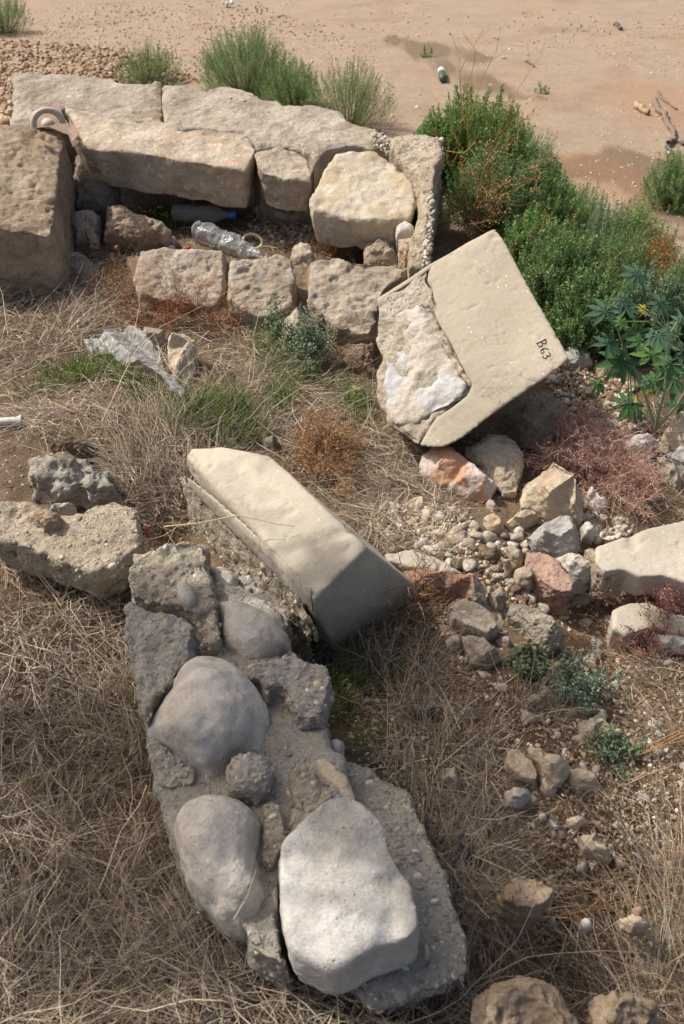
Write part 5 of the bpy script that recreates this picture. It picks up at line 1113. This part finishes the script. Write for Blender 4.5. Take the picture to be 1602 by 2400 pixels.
weed('green_weed', 'V', 650, 780, .10, .07, 12, 'grey-green weed in front of the half-hidden grey rock', [(110, 116, 84)], kids=4, up=.8, leaf=(.007, 3, GG))
weed('green_weed', 'V', 1310, 1600, .10, .08, 12, 'feathery blue-green weed in the shaded earth on the right', [(100, 112, 78)], kids=4, up=.6, leaf=(.006, 3, [(112, 128, 108), (126, 140, 118)]))
weed('green_weed', 'V', 1415, 1725, .05, .05, 12, 'small bright green herb at the tip of the long pale rock', [(96, 130, 60)], kids=4, up=.5, leaf=(.006, 3, [(108, 124, 94), (122, 136, 106)]))
weed('green_weed', 'V', 1205, 1535, .04, .05, 10, 'small round-leaved green herb near the bleached twig', [(86, 116, 56)], kids=3, up=.4, leaf=(.010, 2, [(98, 112, 82), (112, 126, 94)]))
# ------------------------------------------------------------------ castor plant
def castor():
    base = G1('V', 1500, 985)
    root = empty('castor_plant', base, 'castor plant with large star-shaped green leaves at the right edge', 'plant')
    rng = np.random.default_rng(3)
    LV = [(650,1370,290,0),(1045,1310,260,1),(1345,1620,270,0),(740,1940,230,0),(430,740,240,2),(660,570,150,2),(850,240,190,2),(1150,620,190,2),(840,1010,190,0),(470,1160,220,2),(1130,1040,230,2),
          (1320,1010,150,1),(650,860,110,1),(330,1680,150,1),(1440,1250,200,2),(940,700,100,3),(860,1890,80,3),(1300,1180,110,3),(1300,1420,200,0),(1420,870,150,2),(900,1110,190,0),(700,700,200,2),(1080,1640,190,0),(1400,1980,200,0),(800,2060,170,0),(1000,1800,60,3)]
    LC = [[(74, 110, 66)], [(96, 134, 70)], [(76, 106, 80)], [(184, 168, 70)]]
    hub = base+np.array((-.02, .06, .30)); hub2 = base+np.array((-.12, .1, .22)); hub3 = base+np.array((.06, 0, .2))
    tb = []
    green = np.array([lin((150, 168, 104))]); pale = np.array([lin((176, 186, 160))])
    for h_ in (hub, hub2, hub3): tb.append(tubes([base, (base+h_)/2+np.array((.012, 0, 0))], [(base+h_)/2+np.array((.012, 0, 0)), h_], .006, .004, pale*.85, 6))
    for (x, y, r, ci) in LV:
        q = px('M', [(x, y)])[0]; hh = rng.uniform(.16, .30)
        d = ray(np.array(q[0]), np.array(q[1])); g0 = on_ground(q[0], q[1], 0)[0]; tt = min(np.linalg.norm(g0-CAM)*.97, (base[1]+rng.uniform(-.06, .10))/d[1]); c = CAM+d*tt
        R = r*.1788*np.linalg.norm(c-CAM)/F*1.2
        nrm = unit(np.array((rng.normal(0, .25), -.35+rng.normal(0, .2), 1.0))); u = unit(np.cross(nrm, (0, 1, 0.2))); v = np.cross(nrm, u)
        rot = rng.uniform(0, 2*pi); Vv = [c]; Ff = []
        nl = 8
        for k in range(nl):
            a = rot+(k-(nl-1)/2)*.70; L = R*(1-.07*abs(k-(nl-1)/2)**1.3/2)*rng.uniform(.92, 1.05)
            d = u*cos(a)+v*sin(a); s = -u*sin(a)+v*cos(a)
            def P_(t, w, z=0): return c+d*L*t+s*L*w-nrm*(L*(.28*t*t)+z)
            b0 = len(Vv)
            ts = (.28, .5, .68, .85); ws = (.125, .165, .13, .07)
            for t, w in zip(ts, ws): Vv += [P_(t, -w, -.03*L), P_(t, 0, .015*L), P_(t, w, -.03*L)]
            Vv.append(P_(1.0, 0, .02*L))
            Ff += [[0, b0, b0+1, b0+1], [0, b0+1, b0+2, b0+2]]
            for i in range(3):
                q0, q1 = b0+3*i, b0+3*i+3
                Ff += [[q0, q1, q1+1, q0+1], [q0+1, q1+1, q1+2, q0+2]]
            t0 = b0+12; Ff += [[b0+9, t0, b0+10, b0+10], [b0+10, t0, b0+11, b0+11]]
            if k: Ff.append([0, pb+2, b0, b0])
            pb = b0
        Vv = np.array(Vv); tris = []
        for f in Ff:
            if f[2] == f[3]: tris.append(f[:3])
            else: tris += [[f[0], f[1], f[2]], [f[0], f[2], f[3]]]
        col = palette(1, LC[ci], rng, .12)
        lf = link('leaf', np_mesh('leaf', Vv, np.array(tris), np.repeat(col, len(Vv), 0), False), M_LEAF, root)
        if ci == 3: lf['label'] = 'yellowing leaf'
        hb = min((hub, hub2, hub3), key=lambda z: np.linalg.norm(z-c)); md = (hb+c)/2+np.array((0, 0, .02))
        tb.append(tubes([hb, md], [md, c], .0022, .0016, green if ci != 2 else pale, 5))
    V, Fc, c = join(tb); link('stem', np_mesh('stem', V, Fc, c, True), M_LEAF, root)
castor()

# ------------------------------------------------------------------ litter: bottles, sheet, pottery, pipe
def plastic(name, tint, alpha, rough=.12, milky=.25):
    m = NT(name); tr = m.new('ShaderNodeBsdfTransparent'); tr.inputs[0].default_value = (*tint, 1)
    m.b.inputs['Base Color'].default_value = (.50, .50, .49, 1); m.b.inputs['Roughness'].default_value = rough; m.b.inputs['Specular IOR Level'].default_value = .8
    lw = m.new('ShaderNodeLayerWeight'); lw.inputs[0].default_value = .35
    f = m.math('ADD', m.math('MULTIPLY', lw.outputs['Facing'], 1-alpha), milky); mx = m.new('ShaderNodeMixShader')
    m.l.new(f, mx.inputs[0]); m.l.new(tr.outputs[0], mx.inputs[1]); m.l.new(m.b.outputs[0], mx.inputs[2]); m.l.new(mx.outputs[0], m.out.inputs[0])
    v = m.coords(); m.l.new(m.bump(m.noise(v, 60, 3), .4, .01), m.b.inputs['Normal']); return m.m
M_CLEAR = plastic('clear_plastic', (.86, .87, .86), .5, .15, .22)
M_SHEET = plastic('milky_plastic_film', (.80, .78, .75), .4, .35, .26)
def plain(name, c, rough=.5, spec=.4):
    m = NT(name); v = m.coords(); m.b.inputs['Specular IOR Level'].default_value = spec
    col = m.mix(.5, lin(c), m.ramp(m.noise(v, 60, 5, .7), [(.3, .8), (.7, 1.15)]), 'MULTIPLY'); return m.done(col, None, rough)
def lathe(prof, A, Bp, seg=28, crush=0.0, seed=0, nring=60):
    """profile (t, r) along the axis A->B"""
    A, Bp = np.asarray(A), np.asarray(Bp); T = unit(Bp-A); u = unit(np.cross(T, (0, 0, 1.0))); v = np.cross(u, T)
    tt = np.linspace(prof[0][0], prof[-1][0], nring); rr = np.interp(tt, [p[0] for p in prof], [p[1] for p in prof])
    a = np.arange(seg)/seg*2*pi; L = np.linalg.norm(Bp-A)
    V = A+T*(tt*L)[:, None, None]+rr[:, None, None]*(u*np.cos(a)[None, :, None]+v*np.sin(a)[None, :, None])
    if crush:
        W = V.reshape(-1, 3); n = np.abs(fbm(W, 16, 3, seed))[:, None]; C0 = (A+T*(tt*L)[:, None, None]+0*V).reshape(-1, 3)
        k = np.clip(1-crush*n, .35, 1); V = (C0+(W-C0)*k).reshape(V.shape)
    i, j = np.meshgrid(np.arange(nring-1), np.arange(seg), indexing='ij'); j2 = (j+1) % seg
    Fc = np.stack([i*seg+j, i*seg+j2, (i+1)*seg+j2, (i+1)*seg+j], -1).reshape(-1, 4)
    return V.reshape(-1, 3), Fc
def on_px(reg, x, y, h): return G1(reg, x, y, h)
pr = [(0, .002), (.005, .026), (.03, .033)]
for k in range(9): pr += [(.06+k*.055, .034), (.085+k*.055, .031)]
pr += [(.60, .034), (.72, .034), (.80, .026), (.87, .016), (.92, .013), (.925, .016), (.94, .016), (.945, .0125), (1.0, .0125)]
A0, B0 = on_px('A', 795, 975, .06), on_px('A', 1062, 985, .06)
bt = empty('plastic_bottle', (A0+B0)/2, 'clear ribbed plastic bottle with a blue cap lying in the dry grass', 'bottle')
V, Fc = lathe([(t, r*1.0) for t, r in pr], A0, B0, nring=130, crush=.12); link('bottle_body', np_mesh('bottle_body', V, Fc, None, True), M_CLEAR, bt)
T = unit(B0-A0); V, Fc = lathe([(0, .0), (.01, .0155), (.9, .0160), (1, .015), (1.0001, 0)], B0-T*.004, B0+T*.020, nring=40); link('cap', np_mesh('cap', V, Fc, None, True), plain('blue_cap', (50, 110, 200), .4), bt)
A1, B1 = on_px('A', 900, 1055, .045), on_px('A', 1185, 1165, .03)
b2 = empty('plastic_bottle', (A1+B1)/2, 'crushed clear plastic bottle without a cap beside the ivory ring', 'bottle')
V, Fc = lathe([(0, .004), (.01, .034), (.06, .046), (.14, .043), (.16, .047), (.3, .044), (.33, .048), (.5, .045), (.52, .048), (.66, .044), (.8, .034), (.9, .02), (1, .014)], A1, B1, nring=90, seg=36, crush=.42, seed=4)
link('bottle_body', np_mesh('bottle_body', V, Fc, None, True), M_CLEAR, b2)
V, Fc = lathe([(0, .0142), (1, .0142)], B1, B1+unit(B1-A1)*.012, nring=4); link('neck', np_mesh('neck', V, Fc, None, True), M_CLEAR, b2)
def torus(c, n, R, r, seg=40, sd=10, arc=2*pi, start=0, squash=1, up=(0, 1, .3)):
    n = unit(np.asarray(n, float)); u = unit(np.cross(up, n)); v = np.cross(n, u)
    a = start+np.linspace(0, arc, seg+1); b = np.arange(sd)/sd*2*pi
    rad = u*np.cos(a)[:, None]+v*np.sin(a)[:, None]*squash
    V = c+rad[:, None]*R+r*(rad[:, None]*np.cos(b)[None, :, None]+n*np.sin(b)[None, :, None])
    i, j = np.meshgrid(np.arange(seg), np.arange(sd), indexing='ij'); j2 = (j+1) % sd
    return V.reshape(-1, 3), np.stack([i*sd+j, i*sd+j2, (i+1)*sd+j2, (i+1)*sd+j], -1).reshape(-1, 4)
V, Fc = torus(on_px('A', 1160, 1108, .03), (.2, -.2, 1), .036, .006)
setp(link('plastic_ring', np_mesh('plastic_ring', V, Fc, None, True), plain('ivory_plastic', (206, 196, 160), .5)), 'ivory ring-shaped lid leaning on the crushed bottle', 'ring')

# plastic film
def film(name, reg, poly, h, label, cat, mat, amp=.02, fr=9, step=.004, cols=None):
    P = np.array([q[:2] for q in px(reg, poly)]); W = on_terrace(P[:, 0], P[:, 1], h); lo, hi = W[:, :2].min(0), W[:, :2].max(0)
    X, Y = np.meshgrid(np.arange(lo[0], hi[0], step), np.arange(lo[1], hi[1], step)); ok = inpoly(X, Y, W[:, :2])
    Pp = np.stack([X.ravel(), Y.ravel(), 0*X.ravel()], 1)
    Z = h-SL*(Y-.4).ravel()+amp*(1-2*np.abs(fbm(Pp*np.array((1, .6, 1))+.7*Pp[:, [1, 0, 2]], fr, 3, 77)))+amp*.3*fbm(Pp, 50, 3, 5)
    V = np.stack([X.ravel(), Y.ravel(), Z], 1); i = np.arange(X.size).reshape(X.shape); o = ok[:-1, :-1] & ok[1:, 1:] & ok[1:, :-1] & ok[:-1, 1:]
    Fc = np.stack([i[:-1, :-1], i[:-1, 1:], i[1:, 1:], i[1:, :-1]], -1)[o]
    used = np.unique(Fc); mp = np.zeros(X.size, int); mp[used] = np.arange(len(used))
    return setp(link(name, np_mesh(name, V[used], mp[Fc], None, True), mat), label, cat)
film('plastic_sheet', 'C', [(380,570),(460,575),(540,520),(600,515),(645,530),(700,600),(745,660),(752,700),(790,740),(855,825),(840,865),(790,830),(760,790),(700,740),(640,700),(560,690),(500,640),(420,650),(390,610)], .05,
     'crumpled sheet of milky clear plastic film lying in the grass at the left', 'plastic sheet', M_SHEET, .025)
film('wrapper', 'C', [(108,195),(140,205),(170,190),(205,198),(195,240),(160,275),(125,250)], .03, 'crumpled silvery wrapper with a yellow corner at the left edge', 'wrapper', plain('silver_film', (206, 206, 200), .3, .8), .012, 20, .003)
film('wrapper', 'C', [(100,140),(125,125),(150,140),(150,160),(120,158)], .03, 'small scrap of white plastic above the silvery wrapper', 'scrap', plain('white_film', (216, 220, 222), .4), .01, 20, .003)
# tube at the left edge
A2, B2 = on_px('C', -60, 962, .02), on_px('C', 108, 948, .02)
V, Fc = lathe([(0, .012), (.86, .0115), (.93, .015), (.99, .0165), (1, .012), (1.0002, .006)], A2, B2, nring=40)
setp(link('white_pipe', np_mesh('white_pipe', V, Fc, None, True), plain('white_pipe_plastic', (204, 200, 190), .5)), 'short white pipe poking in from the left edge', 'pipe')
# black bit of plastic
V, Fc = lathe([(0, .0), (.01, .010), (.4, .012), (.95, .013), (1, 0)], on_px('H', 300, 350, .012), on_px('H', 438, 340, .012), nring=24, seg=12, crush=.4)
setp(link('plastic_fragment', np_mesh('plastic_fragment', V, Fc, None, True), plain('black_plastic', (30, 31, 36), .5)), 'black plastic piece lying in the shaded earth', 'fragment')
# amphora sherd with its loop handle
sh = empty('pottery_sherd', on_terrace(120*.5108*2, 560*.5108, .36), 'pale terracotta sherd with a loop handle resting on the left end of the wall', 'pottery')
def curved(reg, poly, h, name, parent, curve, th=.010):
    P = np.array([q[:2] for q in px(reg, poly)]); W = on_terrace(P[:, 0], P[:, 1], h)
    vs = [Vector(w[:2]) for w in W]; c = W.mean(0); ins = [Vector(c[:2]+(w[:2]-c[:2])*s) for w in W for s in (.35, .7)]
    r = delaunay_2d_cdt(vs+ins, [], [list(range(len(vs)))], 1, 1e-6); bm = bmesh.new(); vv = []
    for p in r[0]:
        x, y = p; d = curve*((x-c[0])/.12)**2; vv.append(bm.verts.new((x, y, c[2]-.45*(y-c[1])*0-SL*(y-c[1])-d)))
    for f in r[2]: bm.faces.new([vv[i] for i in f])
    g = bmesh.ops.solidify(bm, geom=bm.faces[:], thickness=th); bmesh.ops.recalc_face_normals(bm, faces=bm.faces[:])
    me = bpy.data.meshes.new(name); bm.to_mesh(me); bm.free(); return link(name, me, M_TERRA, parent)
curved('A', [(150,522),(215,488),(268,460),(280,505),(300,545),(370,610),(330,650),(310,608),(225,580),(150,575)], .40, 'sherd_wall', sh, .03)
curved('A', [(318,570),(345,572),(368,612),(332,650),(312,610)], .42, 'sherd_edge', sh, .0)
hc = on_terrace(222*.5108, 568*.5108, .43)
V, Fc = torus(hc, (.15, -.55, .8), .058, .013, seg=36, sd=12, arc=pi*1.15, start=-.25, squash=.85, up=(1, 0, 0)) if 0 else torus(hc, unit(CAM-hc), .050, .012, seg=36, sd=12, arc=pi*1.1, start=-.15, squash=.9, up=(0, 0, 1))
hd = link('handle', np_mesh('handle', V, Fc, None, True), plain('pale_glazed_clay', (180, 168, 152), .6), sh)
V0, F0 = ICO2; hp = on_terrace(220*.5108, 566*.5108, .40)
setp(link('pebble', np_mesh('pebble', V0*np.array((.024, .024, .018))+hp, F0, None, True), plain('pinkish_pebble', (204, 180, 160), .7)), 'round pinkish pebble inside the loop handle of the terracotta sherd', 'pebble')

# ------------------------------------------------------------------ marker writing on the inscribed block
def strokes(reg, lines, plane, w, mat, parent, off=.004, name='marking'):
    parts = []; o, n = plane
    for ln in lines:
        q = np.array(px(reg, ln)); W = on_plane(q[:, 0], q[:, 1], o+n*off, n)
        t = np.linspace(0, len(W)-1, (len(W)-1)*5+1); W2 = np.stack([np.interp(t, np.arange(len(W)), W[:, k]) for k in range(3)], 1)
        for _ in range(3): W2[1:-1] = (W2[:-2]+2*W2[1:-1]+W2[2:])/4
        parts.append(tubes(W2[:-1], W2[1:]+(W2[1:]-W2[:-1])*.2, w, w, np.array([lin((34, 30, 34))]), 6))
    V, Fc, c = join(parts); link(name, np_mesh(name, V, Fc, c, True), M_TWIG, parent)
def glyph(a0, pts): return [(1243+(a0+a)*.41+b*.90, 893+(a0+a)*.91-b*.43) for a, b in pts]
strokes('K', [glyph(0, [(0,-2),(0,72)]), glyph(0, [(-4,70),(20,68),(29,56),(22,42),(2,36)]), glyph(0, [(2,36),(26,34),(36,20),(26,4),(-3,0)]),
    glyph(56, [(20,60),(4,42),(-2,22),(4,4),(18,-2),(28,8),(26,22),(12,26),(0,16)]),
    glyph(100, [(-2,52),(12,60),(24,50),(20,36),(8,30),(22,28),(30,14),(18,-2),(0,4)])], PB, .0010, None, bl)
# a dead tendril stuck to the block
strokes('K', [[(400,605),(410,628),(440,625),(465,640),(485,630),(497,600),(485,575),(465,562)]], PB, .0012, None, bl, .006, 'tendril')

# ------------------------------------------------------------------ twigs and driftwood
def stick(reg, pts, r0, r1, col, name, label, cat, h=None):
    q = np.array(px(reg, pts)); W = on_ground(q[:, 0], q[:, 1], r0*.7 if h is None else h); t = np.linspace(0, len(W)-1, (len(W)-1)*4+1)
    W2 = np.stack([np.interp(t, np.arange(len(W)), W[:, k]) for k in range(3)], 1)+RNG.normal(0, r0*.25, (len(t), 3))
    rr = np.linspace(r0, r1, len(t))
    V, Fc, c = tubes(W2[:-1], W2[1:], rr[:-1], rr[1:], np.array([lin(col)]), 7)
    tt = [W2[0], W2[-1]]
    return setp(link(name, np_mesh(name, V, Fc, c, True), M_TWIG), label, cat)
stick('B', [(1430,462),(1450,500),(1490,550),(1515,600),(1522,640),(1500,662)], .028, .02, (128, 112, 100), 'driftwood', 'long curved grey driftwood branch on the sand at the right', 'driftwood')
stick('B', [(1447,420),(1470,455),(1500,475),(1530,500)], .015, .009, (124, 110, 100), 'driftwood', 'thinner grey branch beside the long curved driftwood', 'driftwood')
stick('B', [(1350,480),(1378,502),(1405,518)], .035, .02, (166, 146, 118), 'driftwood', 'short pale wood chunk left of the curved driftwood', 'driftwood')
stick('B', [(845,280),(862,292),(882,306)], .016, .012, (110, 96, 84), 'stick', 'short dark stick on the open sand, middle of the beach', 'stick')
stick('B', [(1253,108),(1268,118),(1280,132)], .03, .02, (104, 96, 92), 'stick', 'short dark stick high on the sand', 'stick')
stick('B', [(1482,668),(1500,690),(1520,705)], .016, .01, (92, 104, 88), 'stick', 'thin dark stick above the lone green bush', 'stick')
stick('B', [(1640,655),(1568,660),(1550,650)], .02, .01, (104, 96, 92), 'stick', 'stick end entering at the right edge of the sand', 'stick')
stick('H', [(675,275),(700,250),(740,205),(803,160)], .0028, .002, (168, 160, 146), 'twig', 'bleached straight twig in the shaded earth', 'twig')
stick('H', [(875,127),(930,108),(990,80),(1030,35)], .0028, .0016, (168, 160, 146), 'twig', 'bleached bent twig below the pebbly chunk', 'twig')
stick('H', [(470,110),(520,135),(590,160)], .004, .003, (140, 122, 104), 'twig', 'thick grey twig in the dead grass', 'twig')
stick('F', [(800,275),(840,320),(880,360),(900,375)], .0022, .0016, (176, 166, 150), 'twig', 'pale thin stalk across the foot of the peaked rock', 'twig')
stick('J', [(855,512),(828,535),(822,570),(838,600),(832,635)], .006, .004, (176, 130, 100), 'root', 'curled reddish root near the layered tan rock', 'root')
stick('H', [(1085,735),(1110,760),(1135,800)], .003, .002, (180, 166, 140), 'twig', 'pale twig below the split beige cluster', 'twig')
stick('C', [(468,960),(560,760),(620,640),(740,520),(930,425),(1060,350),(1230,240)], .0016, .0008, (196, 176, 146), 'dead_stalk', 'long thin bent straw stalk arching over the plastic sheet', 'stalk', .07)
stick('C', [(580,700),(615,560),(640,430),(638,350)], .0012, .0007, (196, 172, 140), 'dead_stalk', 'thin upright straw stalk crossing the plastic sheet', 'stalk', .06)
stick('C', [(0,790),(170,700),(350,545),(520,470)], .0014, .0008, (200, 184, 158), 'dead_stalk', 'pale straw stalk reaching in from the left edge over the grass', 'stalk', .06)
stick('L', [(-40,560),(160,540),(420,490),(640,540),(760,560)], .0016, .0008, (208, 186, 150), 'dead_stalk', 'straw stalk with a seed head lying across the long cast block', 'stalk', .30)
stick('N', [(500,1260),(560,1160),(600,1040)], .0012, .0006, (176, 156, 124), 'dead_stalk', 'short stiff straw stalk in front of the lower left boulder', 'stalk', .22)
# discarded bits on the sand
V, Fc = lathe([(0, 0), (.01, .036), (.35, .04), (.6, .04), (.8, .03), (.9, .014), (1, .012), (1.001, 0)], on_px('B', 460, 362, .05), on_px('B', 453, 322, .05), nring=40, seg=18)
gb = setp(link('green_bottle', np_mesh('green_bottle', V, Fc, None, True), plain('green_plastic', (70, 96, 76), .4)), 'small green and white bottle lying by the damp streak in the sand', 'bottle')
V, Fc = lathe([(0, .041), (1, .036)], on_px('B', 456, 338, .05), on_px('B', 453, 322, .05), nring=6, seg=18); link('white_band', np_mesh('white_band', V, Fc, None, True), plain('white_paper', (206, 210, 210), .5), gb)
film('white_litter', 'V', [(503,5),(515,0),(530,3),(540,12),(528,18),(512,12)], -.25, 'scrap of white litter at the top edge of the sand', 'litter', plain('white_scrap', (214, 212, 206), .5), .03, 8, .01) if 0 else None
c = G1('V', 522, 8, .04); Vl, Fl, _ = lumps(np.array([c, c+np.array((.06, .03, 0)), c+np.array((-.06, .02, 0))]), np.array([.05, .035, .03]), np.ones((3, 3)), rg, .5, ICO2, .35)
setp(link('litter', np_mesh('litter', Vl, Fl, None, False), plain('white_scrap', (214, 212, 206), .5)), 'crumpled white litter at the top edge of the sand', 'litter')

# ------------------------------------------------------------------ unseen tree shape added outside the frame to cast shade on the middle
def add_shade_caster():
    rng = np.random.default_rng(8); base = np.array((-3.7, 1.7, float(terr(np.array([-3.7]), np.array([1.7]))[0])))
    root = empty('shade_caster', base, 'leafy tree shape added out of view at the left to shade the masonry', 'shade caster')
    blobs = [(480,1600,.25,1),(640,1500,.13,1),(900,1440,.15,1),(830,1380,.08,1),(1060,1450,.13,.8),(560,1790,.17,1.1),(780,1680,.25,1),(870,1870,.10,1),(1000,1600,.20,.8),(330,1520,.13,.9),(90,1530,.19,1.4),(230,1530,.15,1.4),(200,1910,.16,1.4),(50,1890,.15,1.4),(330,1930,.10,1.4),
             (1430,1290,.045,1),(990,1950,.07,1.2),(1020,2060,.05,1.3),(420,1860,.14,1),(1300,2230,.17,.8),(1170,1400,.08,.9),(380,1420,.08,1),(600,1900,.08,1),(1150,1240,.05,.8)]  # leaf clusters placed and sized for the shade they throw
    Cs, ends = [], []
    e1 = unit(np.cross(SUN, (0, 0, 1))); e2 = np.cross(SUN, e1)
    for x, y, r, dn in blobs:
        g = on_terrace(x*1.0217, y*1.0217, .2); k = rng.uniform(3.1, 3.9) if r > .06 else 3.3
        c = g+SUN*k; n = int(5200*r*r*dn*3.2)+60
        a = rng.uniform(0, 2*pi, n); q = np.sqrt(rng.uniform(0, 1, n))*r*(1+.13*np.sin(3*a+x)+.08*np.sin(7*a)); 
        Cs.append(c+e1*(q*np.cos(a))[:, None]+e2*(q*np.sin(a))[:, None]+SUN*rng.uniform(-.6, .6, (n, 1))*max(r, .1)); ends.append(c)
    C0 = np.concatenate(Cs); N = len(C0)
    ld = unit(rng.normal(size=(N, 3))); sd = unit(np.cross(ld, rng.normal(size=(N, 3)))); l = rng.uniform(.035, .06, (N, 1))
    V = np.stack([C0, C0+ld*l*.5+sd*l*.22, C0+ld*l, C0+ld*l*.5-sd*l*.22], 1).reshape(-1, 3)
    link('crown', np_mesh('crown', V, np.arange(4*N).reshape(N, 4), np.repeat(palette(N, [(78, 96, 62), (98, 114, 78)], rng), 4, 0)), attr_mat('shade_caster_leaf', .6), root)
    top = base+np.array((.2, .2, 2.1)); bark = np.array([lin((110, 98, 82))]); tb = [tubes([base-np.array((0, 0, .2)), base+np.array((.1, .05, 1.2))], [base+np.array((.1, .05, 1.2)), top], [.13, .10], [.10, .07], bark, 10)]
    for e in ends:
        m_ = (top+e)/2+np.array((0, 0, .15)); tb.append(tubes([top, m_], [m_, e], [.03, .016], [.016, .004], bark, 6))
    V, Fc, c = join(tb); link('trunk', np_mesh('trunk', V, Fc, c, True), M_TWIG, root)
add_shade_caster()
